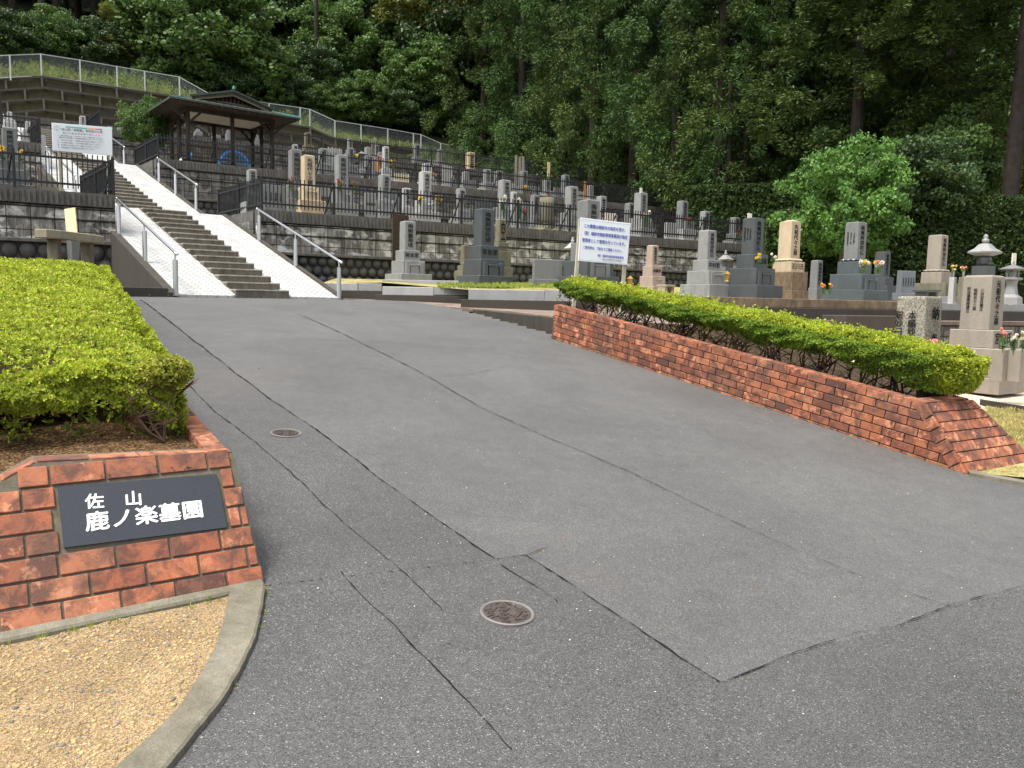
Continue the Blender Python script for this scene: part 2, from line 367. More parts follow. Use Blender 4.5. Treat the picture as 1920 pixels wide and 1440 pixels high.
# ------------------------------------------------------------------ lettering
_tc = {}
def text_obj(body, size, m, name='inscription', parent=None, vertical=False, align='CENTER', bold=0.0, depth=.0015, spacing=1.0):
    key = (body, vertical, align, bold, spacing, m.name)
    if key not in _tc:
        cu = bpy.data.curves.new(name, 'FONT'); cu.body = '\n'.join(body) if vertical else body
        cu.size = 1; cu.align_x = align; cu.align_y = 'CENTER'; cu.space_line = 1.0 * spacing if vertical else spacing
        cu.extrude = .004; cu.resolution_u = 2
        o = bpy.data.objects.new('tmp', cu); COL.objects.link(o)
        dg = bpy.context.evaluated_depsgraph_get(); dg.update()
        me = bpy.data.meshes.new_from_object(o.evaluated_get(dg)); bpy.data.objects.remove(o)
        if bold:
            nv = len(me.vertices); V = np.empty(nv * 3, np.float32); me.vertices.foreach_get('co', V); V = V.reshape(-1, 3)
            F = [tuple(p.vertices) for p in me.polygons]; VV = []; FF = []
            for k, (dx, dy) in enumerate(((0, 0), (1, .3), (-1, -.3), (.2, 1), (-.2, -1))):
                VV.append(V + np.array([dx * bold * 1.2, dy * bold, .0004 * k], np.float32)); FF += [tuple(i + k * nv for i in f) for f in F]
            me2 = bpy.data.meshes.new(name); me2.from_pydata(np.concatenate(VV).tolist(), [], FF); me = me2
        me.materials.clear(); me.materials.append(m); _tc[key] = me
    me = _tc[key].copy()
    V = np.empty(len(me.vertices) * 3, np.float32); me.vertices.foreach_get('co', V); V = V.reshape(-1, 3)
    V[:, 0] *= size; V[:, 1] *= size; V[:, 2] *= (depth / .004)
    me.vertices.foreach_set('co', V.ravel()); me.update()
    me.name = name
    o = bpy.data.objects.new(name, me); COL.objects.link(o)
    if parent: o.parent = parent
    return o
def frame_matrix(c, x, y):
    x = Vector(x).normalized(); y = Vector(y).normalized(); z = x.cross(y).normalized(); y = z.cross(x)
    return Matrix(((x.x, y.x, z.x, c[0]), (x.y, y.y, z.y, c[1]), (x.z, y.z, z.z, c[2]), (0, 0, 0, 1)))

# ------------------------------------------------------------------ ROAD AND GROUND
def sheet(name, x0, x1, y0, y1, nx, ny, zf, m, keep=None):
    xs = np.linspace(x0, x1, nx); ys = np.linspace(y0, y1, ny); X, Y = np.meshgrid(xs, ys); Z = zf(X, Y)
    V = np.stack([X, Y, Z], -1).reshape(-1, 3); i = np.arange(nx - 1); q = []
    I, J = np.meshgrid(i, np.arange(ny - 1)); a = (J * nx + I).ravel(); Q = np.stack([a, a + 1, a + nx + 1, a + nx], 1)
    if keep is not None:
        c = V[Q].mean(1); Q = Q[keep(c[:, 0], c[:, 1])]
    o = fastmesh(name, V, Q, m); return struct(o)
def hill(x, y):
    rx = x - BR[0]; ry = y - BR[1]
    q = rx * TN[0] + ry * TN[1]; p = rx * T[0] + ry * T[1]
    terr = np.interp(q, [-30, -6, -.5, 0.2, 8.6, 9.4, 16.8, 17.6, 24.6, 25.4, 32, 34, 60, 200], [-.6, .2, .8, 1.2, 3.0, 5.2, 5.8, 7.6, 8.2, 9.6, 10, 12.8, 26, 90])
    nat = np.interp(q, [-30, -12, -7, -3, 8, 20, 35, 60, 200], [-.6, 0, 1.5, 2.1, 5, 8.6, 13.5, 26, 90])
    b = np.clip((p - 17) / 4, 0, 1)
    z = terr * (1 - b) + nat * b
    side = np.interp(p, [24, 40, 90], [0, 5, 30])
    z = z + side * np.clip((q + 8) / 8, 0, 1)
    sl_ = np.interp(p, [-60, -25, -14], [14, 3, 0]) * np.clip((q - 6) / 10, 0, 1)
    return z + sl_
sheet('hillside', -110, 140, -20, 170, 170, 130, lambda x, y: hill(x, y) - .35 + .25 * np.sin(x * .9) * np.cos(y * .7) * (y > 60), FLOOR)
sheet('ground', -500, 500, -300, 400, 40, 40, lambda x, y: 0 * x - 1.9, FLOOR)

WA = gp(1035, 635); WB = gp(1812, 889)         # foot of the right brick wall, far and near
wd = (WA - WB); wd[2] = 0; WL = np.linalg.norm(wd); wd /= WL; we = np.array([wd[1], -wd[0], 0])
def road_keep(x, y):
    # right edge: brick wall line and beyond; left edge: planter line; far edge: foot of the stairs
    r = (x - WB[0]) * we[0] + (y - WB[1]) * we[1]
    a = (x - WB[0]) * wd[0] + (y - WB[1]) * wd[1]
    ok = (r < .25) | (a < .3)
    far = (x - S0[0]) * US[0] + (y - S0[1]) * US[1] < .1
    far2 = y < 17.6
    return ok & far & far2
road = sheet('road', -16, 16, -12, 18, 220, 210, lambda x, y: roadz(x, y), ASPH, road_keep)

def densify(P, step=.25):
    out = [P[0]]
    for a, b in zip(P[:-1], P[1:]):
        k = max(1, int(np.linalg.norm(b - a) / step))
        out += [a + (b - a) * (i + 1) / k for i in range(k)]
    return out
def crack(pts, w0=.008, lift=.009, jit=.005):
    P = densify([gp(*p) for p in pts], .05); vs = []; fs = []
    prev = 0
    for i, p in enumerate(P):
        d = P[min(i + 1, len(P) - 1)] - P[max(i - 1, 0)]; nrm = np.array([-d[1], d[0], 0]); nrm /= (np.linalg.norm(nrm) + 1e-9)
        prev = prev * .75 + random.gauss(0, jit * .5); ww = w0 * .8 * (random.uniform(.15, 1.3) if random.random() < .8 else random.uniform(1.2, 2.0))
        ww *= max(.7, np.linalg.norm(p) / 7)
        c = p + nrm * prev; z = roadz(c[0], c[1]) + lift
        vs += [v3(c - nrm * ww, z), v3(c + nrm * ww, z)]
        if i: fs.append((2 * i - 2, 2 * i - 1, 2 * i + 1, 2 * i))
    return vs, fs
cA = [(262, 562), (300, 590), (345, 625), (400, 668), (500, 745), (590, 805), (720, 905), (830, 985), (930, 1050)]
cA2 = [(985, 1043), (1090, 1110), (1210, 1190), (1350, 1282)]
cB = [(296, 655), (340, 708), (400, 772), (480, 832), (560, 900), (640, 980)]
cB2 = [(640, 1075), (690, 1130), (760, 1200), (850, 1295), (960, 1410)]
mb = MB()
for pts, w0 in ((cA, .0065), (cA2, .006), (cB, .0045), (cB2, .005), ([(930, 1050), (985, 1043)], .004), ([(940, 1062), (1000, 1098), (1045, 1132)], .005), ([(985, 1043), (1030, 1027)], .003),
                ([(560, 590), (700, 655), (800, 705), (900, 765), (1010, 815), (1180, 885), (1330, 960)], .004), ([(1330, 960), (1500, 1035), (1650, 1095), (1780, 1140)], .003),
                ([(805, 707), (870, 705), (940, 690)], .003), ([(1352, 1284), (1500, 1225), (1600, 1192), (1690, 1175), (1780, 1138), (1920, 1100)], .004), ([(640, 980), (760, 1080), (835, 1150)], .003)):
    mb.add(*crack(pts, w0))
mb.build('crack', CRACK, road)
# darker trench patch and coarse apron laid in the asphalt
def strip(A, B, n, lift):
    A = densify(A, .12); B = densify(B, .12)
    def res(P, k): 
        L = np.cumsum([0] + [np.linalg.norm(b - a) for a, b in zip(P[:-1], P[1:])]); t = np.linspace(0, L[-1], k)
        return np.stack([np.interp(t, L, [p[i] for p in P]) for i in range(3)], 1)
    k = 90; a = res(A, k); b = res(B, k); V = []
    for i in range(n + 1):
        q = a + (b - a) * i / n; q[:, 2] = roadz(q[:, 0], q[:, 1]) + lift; V.append(q)
    V = np.concatenate(V); I, J = np.meshgrid(np.arange(k - 1), np.arange(n)); a_ = (J * k + I).ravel()
    return V, np.stack([a_, a_ + 1, a_ + k + 1, a_ + k], 1)
V1, Q1 = strip([gp(*p) for p in cA], [gp(*p) for p in [(205, 575), (270, 690), (330, 760), (420, 900), (497, 1100)]], 30, .004)
fastmesh('patch', V1, Q1, ASPH2, road)
poly2 = [tuple(gp(*p)[:2]) for p in [(930, 1050), (985, 1043)] + cA2[1:] + [(1500, 1225), (1690, 1175), (1790, 1138), (2050, 1075)]] + [(6, 3.6), (6, .6), (-.6, .6)] + [tuple(gp(*p)[:2]) for p in [(300, 1440), (405, 1310), (469, 1190), (490, 1120), (497, 1100)]]
gx = np.arange(-1.6, 5.5, .02); gy = np.arange(.9, 5.2, .02); X_, Y_ = np.meshgrid(gx, gy); Z_ = roadz(X_, Y_) + .004
V_ = np.stack([X_, Y_, Z_], -1).reshape(-1, 3); I_, J_ = np.meshgrid(np.arange(len(gx) - 1), np.arange(len(gy) - 1)); a_ = (J_ * len(gx) + I_).ravel(); Q_ = np.stack([a_, a_ + 1, a_ + len(gx) + 1, a_ + len(gx)], 1)
c_ = V_[Q_].mean(1); ins = np.zeros(len(c_), bool); jj = len(poly2) - 1
for ii in range(len(poly2)):
    (xi, yi), (xj, yj) = poly2[ii], poly2[jj]
    if yi != yj: ins ^= ((yi > c_[:, 1]) != (yj > c_[:, 1])) & (c_[:, 0] < (xj - xi) * (c_[:, 1] - yi) / (yj - yi) + xi)
    jj = ii
fastmesh('patch', V_, Q_[ins], ASPH2, road)

def manhole(px, py, D, label, ring):
    c = gp(px, py); dz = (roadz(c[0], c[1] + .5) - roadz(c[0], c[1] - .5))
    t = thing('manhole_cover', label, 'manhole cover', (c[0], c[1], roadz(c[0], c[1]) + .006)); t.rotation_euler = (math.atan(dz), 0, random.random())
    MB().lathe([(D / 2, -.02), (D / 2, .004), (D / 2 - .006, .007), (D / 2 - .016, .004), (D / 2 - .016, -.01)], 40).build('rim', RIM, t, smooth=False)
    m = MB(); m.lathe([(D / 2 - .018, -.01), (D / 2 - .018, .002)], 40)
    if ring:
        for r in (.03, .055, .08):
            nn = int(r * 230)
            for k in range(nn):
                a = 2 * PI * k / nn; m.obox((r * math.cos(a), r * math.sin(a), .004), (math.cos(a), math.sin(a), 0), (-math.sin(a), math.cos(a), 0), (0, 0, 1), .008, .008, .003)
    else:
        for k in range(75):
            a = random.uniform(0, 2 * PI); r = (D / 2 - .028) * math.sqrt(random.random()); b_ = random.uniform(0, PI) * .25 + (0 if random.random() < .6 else 1)
            m.obox((r * math.cos(a), r * math.sin(a), .004), (math.cos(b_), math.sin(b_), 0), (-math.sin(b_), math.cos(b_), 0), (0, 0, 1), random.uniform(.008, .016), .0028, .003)
    m.build('lid', LID, t)
RIM = plain('worn_iron_rim', (.17, .155, .15), .5, .5, .3); LID = plain('rusty_iron_lid', (.075, .060, .052), .6, .4, .3, var=.3, sc=20)
manhole(536, 814, .235, 'small round iron manhole cover with concentric studs, the farther one in the road', True)
manhole(951, 1152, .255, 'round brown iron manhole cover with wavy relief and pale rim, the nearer one', False)

# --- gravel corner, curved kerb
outer = [(497, 1096), (493, 1130), (479, 1190), (452, 1250), (415, 1310), (368, 1367), (310, 1440), (235, 1520), (140, 1600)]
inner = [(430, 1110), (419, 1160), (401, 1215), (372, 1268), (333, 1325), (280, 1378), (212, 1440), (150, 1500), (50, 1570)]
KT = .035
PO = densify([gp(*p, KT) for p in outer], .08); PI_ = [gp(*p, KT) for p in inner]
def resample(P, k):
    L = np.cumsum([0] + [np.linalg.norm(b - a) for a, b in zip(P[:-1], P[1:])]); t = np.linspace(0, L[-1], k)
    return np.stack([np.interp(t, L, [p[i] for p in P]) for i in range(3)], 1)
a = resample(PO, 60); b = resample(PI_, 60); m = MB()
ja = RNG.normal(0, .0013, 60)
vs = []
for i in range(60):
    A_ = a[i] + np.array([ja[i], ja[i], 0]); B_ = b[i]; za = roadz(A_[0], A_[1]) + KT; zb = roadz(B_[0], B_[1]) + KT + .005
    e = (B_ - A_) / np.linalg.norm(B_ - A_)
    vs += [v3(A_, za - .12), v3(A_, za - .008), v3(A_ + e * .01, za), v3(B_ - e * .01, zb), v3(B_, zb - .01), v3(B_, zb - .12)]
m.add(vs, [(6 * i + k, 6 * i + k + 1, 6 * i + k + 7, 6 * i + k + 6) for i in range(59) for k in range(5)])
kerb = m.build('kerb', CONC); struct(kerb)
def gravz(x, y): return roadz(x, y) + KT - .02 + .006 * np.sin(x * 9) * np.cos(y * 7)
def left_of_kerb(x, y):
    P = b; ok = np.zeros(x.shape, bool)
    d = np.full(x.shape, 1e9)
    for i in range(59):
        A_, B_ = P[i], P[i + 1]; ex, ey = B_[0] - A_[0], B_[1] - A_[1]
        tt = np.clip(((x - A_[0]) * ex + (y - A_[1]) * ey) / (ex * ex + ey * ey), 0, 1)
        dx = x - A_[0] - ex * tt; dy = y - A_[1] - ey * tt; dd = dx * dx + dy * dy
        s = ex * dy - ey * dx
        u_ = dd < d; d[u_] = dd[u_]; ok[u_] = (s < 0)[u_]
    return ok
KINNER_END = b[-1]
sheet('gravel_verge', -5, -.9, .3, 3.62, 160, 130, gravz, SAND, lambda x, y: left_of_kerb(x - .025, y + .01) | (np.hypot(x - b[30][0], y - b[30][1]) < 0))
# loose pebbles
def pebbles(name, pts, r0, r1, m):
    ico = []; t_ = (1 + 5 ** .5) / 2
    base = np.array([(-1, t_, 0), (1, t_, 0), (-1, -t_, 0), (1, -t_, 0), (0, -1, t_), (0, 1, t_), (0, -1, -t_), (0, 1, -t_), (t_, 0, -1), (t_, 0, 1), (-t_, 0, -1), (-t_, 0, 1)]) / 1.9
    F_ = np.array([(0, 11, 5), (0, 5, 1), (0, 1, 7), (0, 7, 10), (0, 10, 11), (1, 5, 9), (5, 11, 4), (11, 10, 2), (10, 7, 6), (7, 1, 8), (3, 9, 4), (3, 4, 2), (3, 2, 6), (3, 6, 8), (3, 8, 9), (4, 9, 5), (2, 4, 11), (6, 2, 10), (8, 6, 7), (9, 8, 1)])
    n = len(pts); r = r0 + (r1 - r0) * RNG.random(n) ** 6
    sx = RNG.uniform(.7, 1.3, (n, 3)) * [1, 1, .6]; an = RNG.uniform(0, 6.28, n)
    B_ = base[None] * sx[:, None, :] * r[:, None, None]
    c, s = np.cos(an)[:, None], np.sin(an)[:, None]
    X = B_[..., 0] * c - B_[..., 1] * s; Y = B_[..., 0] * s + B_[..., 1] * c
    V = np.stack([X, Y, B_[..., 2]], -1) + pts[:, None, :]
    Q = (F_[None] + np.arange(n)[:, None, None] * 12).reshape(-1, 3)
    return fastmesh(name, V.reshape(-1, 3), Q, m)
PEB = leafmat('mixed_pebble', (.16, .15, .14), (.40, .28, .14), (.09, .10, .12), 0, .8, 8)
_n = 14000; xs = RNG.uniform(-2.2, -.9, _n); ys = RNG.uniform(1.9, 3.3, _n); k_ = left_of_kerb(xs, ys); xs, ys = xs[k_], ys[k_]
tag(pebbles('gravel', np.stack([xs, ys, gravz(xs, ys)], 1), .001, .011, PEB), 'loose ochre and grey pebbles on the sandy corner', None, None, 'stuff')
PEBW = leafmat('road_grit', (.4, .38, .34), (.5, .48, .44), (.5, .33, .14), 0, .8, 8)
_n = 1500; xs = RNG.uniform(-1.0, 5, _n); ys = RNG.uniform(1.5, 8, _n)
e1 = np.array([gp(497 - i * .9, 1100 + i * 1.6) for i in range(0, 200, 2)]) + RNG.normal(0, .03, (100, 3)) * [1, 1, 0] + [.03, 0, 0]
xs = np.concatenate([xs, e1[:, 0]]); ys = np.concatenate([ys, e1[:, 1]])
kk = ((xs - WB[0]) * we[0] + (ys - WB[1]) * we[1]) < 0
g_ = np.stack([xs, ys, roadz(xs, ys) + .005], 1)[kk]
tag(pebbles('grit', g_, .0012, .0055, PEBW), 'scattered pale grit lying on the asphalt', None, None, 'stuff')

# ------------------------------------------------------------------ BRICKWORK
def brick_face(mb_b, O, ux, uz, nrm, W_, H_, inside, bw=.215, bh=.0745, jt=.011, off=.5, depth=.05, hdr=None):
    """bricks laid on a plane: origin O, ux along, uz up the face; inside(u,v) clips"""
    rows = int(H_ / bh) + 1
    for r in range(rows):
        o_ = (r % 2) * off * bw; k = int(-o_ / bw) - 1
        while k * bw + o_ < W_:
            u0 = k * bw + o_; u1 = u0 + bw; z0 = r * bh; z1 = z0 + bh; k += 1
            # clip the brick to the face
            uu = [u for u in np.linspace(u0 + jt / 2, u1 - jt / 2, 41) if all(inside(u, z0 + (z1 - z0) * q) for q in (.3, .55, .8))]
            if len(uu) < 6: continue
            a0, a1 = min(uu), max(uu)
            j = random.uniform(-.0015, .0025); c = O + ux * ((a0 + a1) / 2) + uz * ((z0 + z1) / 2) + nrm * (j - depth / 2 + .008)
            mb_b.obox(c, ux, uz, nrm, (a1 - a0) / 2, (bh - jt) / 2, depth / 2)
# left planter, sloped end face carrying the plaque
PBR = gp(497, 1098); PBL = gp(0, 1188)
ux = np.array([math.sin(math.radians(54)), math.cos(math.radians(54)), 0])
PTR = at(433, 850, PBR[1] + .24)
back = np.array([-ux[1], ux[0], 0])
up_ = PTR - PBR; up_ -= ux * np.dot(up_, ux); FH = np.linalg.norm(up_); uz = up_ / FH; nf = np.cross(ux, uz)
if nf[1] > 0: nf = -nf
def fp(px, py):
    p = on_plane(px, py, PBR, nf); d = p - PBR; return np.dot(d, ux), np.dot(d, uz)
polyf = [fp(*p) for p in [(497, 1098), (437, 848), (250, 857), (67, 866), (0, 903), (-130, 975), (-130, 1215), (0, 1190)]]
def inpoly(poly):
    def f(u, v):
        c = False; j = len(poly) - 1
        for i in range(len(poly)):
            xi, yi = poly[i]; xj, yj = poly[j]
            if (yi > v) != (yj > v) and u < (xj - xi) * (v - yi) / (yj - yi) + xi: c = not c
            j = i
        return c
    return f
plq = [fp(*p) for p in [(108, 915), (405, 890), (425, 990), (120, 1028)]]
inP = inpoly(polyf)
pc = np.mean(plq, 0)
inQ = inpoly([tuple(pc + (np.array(q) - pc) * 1.035 + np.sign(np.array(q) - pc) * .004) for q in plq])
planter = thing('brick_planter', 'battered red brick planter end carrying the dark name plaque, by the gravel corner', 'planter', (0, 0, 0))
mbk = MB(); umin = min(p[0] for p in polyf); FHm = (polyf[1][1] + polyf[2][1] + polyf[3][1]) / 3
brick_face(mbk, PBR + ux * umin + uz * 0.0, ux, uz, nf, -umin + .05, FHm - .01, lambda u, v: inP(u + umin, v) and not inQ(u + umin, v), bh=FHm / 7.0, bw=.222)
# chamfer course on the falling top edge at the left
q0 = np.array(polyf[3]); q1 = np.array(polyf[5]); L_ = np.linalg.norm(q1 - q0); dq = (q1 - q0) / L_; nq = np.array([dq[1], -dq[0]]); nq = nq if nq[1] < 0 else -nq
mbk.build('brickwork', BRICK, planter, bevel=.003)
m = MB()
w3 = lambda u, v, o=0: PBR + ux * u + uz * v + nf * o
m.prism([w3(u, v, -.002) for u, v in polyf], back * .16)
for c_ in range(1):
    pass
m.build('mortar_body', MORTAR, planter)
PL = plain('polished_dark_slab', (.030, .034, .042), .45, .4, var=.25, sc=140)
m = MB(); m.prism([w3(u, v, .001) for u, v in plq], nf * .012)
plaque = m.build('plaque', PL, planter)
def plq_text(s, corners, size, bold):
    pass
pO = w3(*plq[3], .0135); 
def on_plaque(body, px0, py0, px1, py1, hpx, bold, name='lettering'):
    a0 = w3(*fp(px0, py0), .0135); a1 = w3(*fp(px1, py1), .0135)
    xx = a1 - a0; L = np.linalg.norm(xx); xx /= L; hh = abs(fp(px0, py0 - hpx / 2)[1] - fp(px0, py0 + hpx / 2)[1])
    cellw = L / len(body)
    for i, ch in enumerate(body):
        if ch == '　': continue
        o = text_obj(ch, 1, ENGW, name, plaque, bold=bold, depth=.0015)
        c = a0 + xx * cellw * (i + .5)
        M_ = frame_matrix(c, xx, uz); o.matrix_local = M_ @ Matrix.Diagonal((cellw * .98, hh * .98, 1, 1)) @ Matrix.Translation((0, 0, 0))
# white brush lettering
on_plaque('佐　山', 158, 945, 267, 937, 31, .018)
on_plaque('鹿ノ楽墓園', 158, 984, 381, 957, 39, .022)

# right side wall and top capping of the left planter
pd = np.array([-.485, .875, 0]); pd /= np.linalg.norm(pd)
pw_ = v3(v2(-32), 0)
def prail(a, off, zt):
    p = PTR + pw_ * a + np.array([-pw_[1], pw_[0], 0]) * (off) ; return v3(p, PTR[2] + zt + .085 * a)
mbk = MB(); mm = MB(); nB = 46
for i in range(nB):
    a0, a1 = i * .222 + .006, (i + 1) * .222 - .006
    A0, A1 = prail(a0, .0, .0), prail(a1, .0, .0); B0, B1 = prail(a0, .1, .0), prail(a1, .1, .0)
    mbk.prism([A0, A1, B1, B0], (0, 0, -.06))
wallf = [prail(-.02, .01, -.012), prail(nB * .222, .01, -.012)]
mm.prism([wallf[0], wallf[1], prail(nB * .222, .09, -.012), prail(-.02, .09, -.012)], (0, 0, -.75))
# outer side face courses towards the road
for r in range(1, 8):
    for i in range(nB):
        a0, a1 = (i + (r % 2) * .5) * .222 + .006, (i + 1 + (r % 2) * .5) * .222 - .006
        if a0 < .05 * r: continue
        mbk.prism([prail(a0, -.004, -.0745 * r - .004), prail(a1, -.004, -.0745 * r - .004), prail(a1, .04, -.0745 * r - .004), prail(a0, .04, -.0745 * r - .004)], (0, 0, -.063))
# capping bricks along the top edge and down the fallen left end
edge = [np.array(polyf[k]) for k in (1, 2, 3, 4, 5)]
for q0, q1 in ((edge[0], edge[2]), (edge[2], edge[3]), (edge[3], edge[4])):
    L_ = np.linalg.norm(q1 - q0); dq = (q1 - q0) / L_; nk = max(1, round(L_ / .222))
    for i in range(nk):
        a = q0 + dq * (i * L_ / nk + .005); b_ = q0 + dq * ((i + 1) * L_ / nk - .005)
        A0 = w3(a[0], a[1], 0) + (0, 0, .006); B0 = w3(b_[0], b_[1], 0) + (0, 0, .006)
        mbk.prism([A0, B0, B0 + back * .1, A0 + back * .1], (0, 0, -.05))
mbk.build('side_brickwork', BRICK, planter, bevel=.003); mm.build('side_mortar', MORTAR, planter)
# concrete footing along the bottom of the sloped face
f0 = w3(.0, .0, .0); m = MB()
zz = lambda p, o: v3(p, roadz(p[0], p[1]) + o)
e0 = PBR - ux * .02 - back * .02; e1 = PBR - ux * 2.2 - back * .02
m.prism([zz(e0, .05), zz(e1, .05), zz(e1 - back * .05, .035), zz(e0 - back * .05, .035)][::-1], (0, 0, -.2))
m.build('footing', CONC, planter, bevel=.008)
# soil
def soilz(x, y):
    s = (x - PTR[0]) * pw_[0] + (y - PTR[1]) * pw_[1]
    return PTR[2] - .035 + .085 * s + .02 * np.sin(x * 6) * np.cos(y * 5)
def soil_keep(x, y):
    r = (x - PTR[0]) * (-pd[1]) * -1; 
    off = (x - PTR[0]) * (-pw_[1]) + (y - PTR[1]) * pw_[0]
    fr = (x - PTR[0]) * back[0] + (y - PTR[1]) * back[1]
    return (off > .06) & (fr > .06)
soil = sheet('planter_soil', -12, -1, 1.0, 14, 180, 180, soilz, SOIL, soil_keep)

# ------------------------------------------------------------------ leaves
def leaves(C, D, Nn, L, W):
    """kite quads: centre-base C, axis D, normal Nn"""
    S = np.cross(D, Nn); S /= (np.linalg.norm(S, axis=1, keepdims=True) + 1e-9)
    L = np.asarray(L).reshape(-1, 1); W = np.asarray(W).reshape(-1, 1)
    a = C; b = C + D * L * .5 + S * W; c = C + D * L; d = C + D * L * .5 - S * W
    V = np.stack([a, b, c, d], 1).reshape(-1, 3); Q = np.arange(len(V)).reshape(-1, 4); return V, Q
def unit(v): return v / (np.linalg.norm(v, axis=-1, keepdims=True) + 1e-9)
def rosettes(P, Nrm, n, L, W, spread=.9):
    k = len(P); P = np.repeat(P, n, 0); Nn = np.repeat(Nrm, n, 0)
    L = np.repeat(L, n) * RNG.uniform(.7, 1.25, k * n)
    rd = unit(RNG.normal(size=(k * n, 3))); D = unit(Nn * RNG.uniform(.25, 1, (k * n, 1)) + rd * spread)
    Nl = unit(np.cross(np.cross(D, Nn) + RNG.normal(0, .2, (k * n, 3)), D))
    return leaves(P, D, Nl, L, L * W)
def cat(parts):
    V = []; Q = []; o = 0
    for v, q in parts: V.append(v); Q.append(q + o); o += len(v)
    return np.concatenate(V), np.concatenate(Q)
def vnoise(x, y, s=1.0, seed=0):
    return (np.sin(x * 1.7 * s + seed) * np.cos(y * 2.1 * s + seed * 2) + .6 * np.sin(x * 4.3 * s + y * 3.1 * s + seed) + .4 * np.cos(x * 8.1 * s - y * 7.3 * s)) / 2

k_ = 220; sx_ = RNG.uniform(-2.2, -.95, 4 * k_); sy_ = RNG.uniform(1.9, 3.35, 4 * k_); kk = left_of_kerb(sx_, sy_); sx_, sy_ = sx_[kk][:k_], sy_[kk][:k_]; k_ = len(sx_)
tag(fastmesh('straw', *leaves(np.stack([sx_, sy_, gravz(sx_, sy_) + .006], 1), unit(RNG.normal(size=(k_, 3)) * [1, 1, .08]), unit(RNG.normal(0, .2, (k_, 3)) + [0, 0, 1]), RNG.uniform(.02, .09, k_), np.full(k_, .0009)), leafmat('dry_straw', (.4, .3, .16), (.55, .44, .26), None, .1, .8, 3)), 'dry straws and pine needles lying on the sandy corner', None, None, 'stuff')
k_ = 5200; la = RNG.uniform(-.1, 2.2, k_); lb = RNG.uniform(0, 2.2, k_)
lp = PTR + pd * la[:, None] + np.array([-pd[1], pd[0], 0]) * .1 + np.array([pd[1], -pd[0], 0]) * -1 * lb[:, None]; lp[:, 2] = soilz(lp[:, 0], lp[:, 1]) + .004
LIT = leafmat('fallen_leaf', (.05, .03, .018), (.18, .10, .045), (.42, .3, .14), .1, .8, 4)
tag(fastmesh('leaf_litter', *leaves(lp, unit(RNG.normal(size=(k_, 3)) * [1, 1, .25]), unit(RNG.normal(0, .4, (k_, 3)) + [0, 0, 1]), RNG.uniform(.008, .024, k_), RNG.uniform(.002, .006, k_)), LIT), 'fallen brown leaves and twigs on the planter soil', None, None, 'stuff')
# ---- big left azalea hedge
HB = PTR + pd * .62 + np.array([-pd[1], pd[0], 0]) * .20       # near right corner
hl = np.array([pd[1], -pd[0], 0]) * -1                           # to the left
def hedge_pt(a, b): return HB + pd * a + hl * b
HL, HWD = 10.2, 5.2
def htop(a, b):
    z = PTR[2] + .43 + .088 * a + .045 * vnoise(a, b, 1.3) + .025 * vnoise(a, b, 4, 3) + .022 * vnoise(a, b, 9.5, 1)
    ed = np.minimum.reduce([a + .0, HL - a, b + .0]); z = z - .16 * np.exp(-np.maximum(ed, 0) / .16)
    z = z - np.clip(.5 - a, 0, 1) * .16
    return z
n = 54000
aa = HL * RNG.random(n) ** 1.25; bb = HWD * RNG.random(n) ** 1.15
pos = HB + pd * aa[:, None] + hl * bb[:, None]; pos[:, 2] = htop(aa, bb) - .085 * RNG.random(n) ** 2
holes = vnoise(aa, bb * 1.2, 3.1, 5) + .5 * vnoise(aa, bb, 8, 1) > .72
pos[holes, 2] -= .12
Ls = np.interp(aa, [0, 3, 10], [.022, .027, .045])
up = np.tile([0, 0, 1.0], (n, 1)) + RNG.normal(0, .25, (n, 3))
P1 = rosettes(pos, unit(up), 6, Ls, .26)
# side (road) face and near face
n2 = 13000; a2 = HL * RNG.random(n2); dz = RNG.random(n2) ** 1.3; tdrop = .42
side = HB + pd * a2[:, None] - hl * (.05 * np.sin(dz * PI) + .03 * RNG.random(n2) + .04 * vnoise(a2, dz, 2.5))[:, None]; side[:, 2] = htop(a2, a2 * 0 + .3) - .04 - dz * tdrop * np.interp(a2, [0, 1.5], [.5, 1])
P2 = rosettes(side, unit(np.tile(-hl * .8 + np.array([0, 0, .5]), (n2, 1))), 6, np.interp(a2, [0, 3, 10], [.022, .026, .045]), .26)
n3 = 9000; b3 = 2.6 * RNG.random(n3); dz = RNG.random(n3) ** 1.2
near = HB + hl * b3[:, None] - pd * (.07 * np.sin(dz * PI) + .06 * RNG.random(n3) + .06 * vnoise(b3, dz, 3))[:, None]; near[:, 2] = htop(b3 * 0 + .3, b3) - .0 - dz * (.22 + .05 * vnoise(b3, b3, 4))
P3 = rosettes(near, unit(np.tile(-pd * .8 + np.array([0, 0, .5]), (n3, 1))), 6, np.full(n3, .022), .26)
hedge = thing('azalea_hedge', 'broad clipped yellow-green azalea hedge filling the left planter', 'hedge')
fastmesh('foliage', *cat([P1, P2, P3]), AZA, hedge)
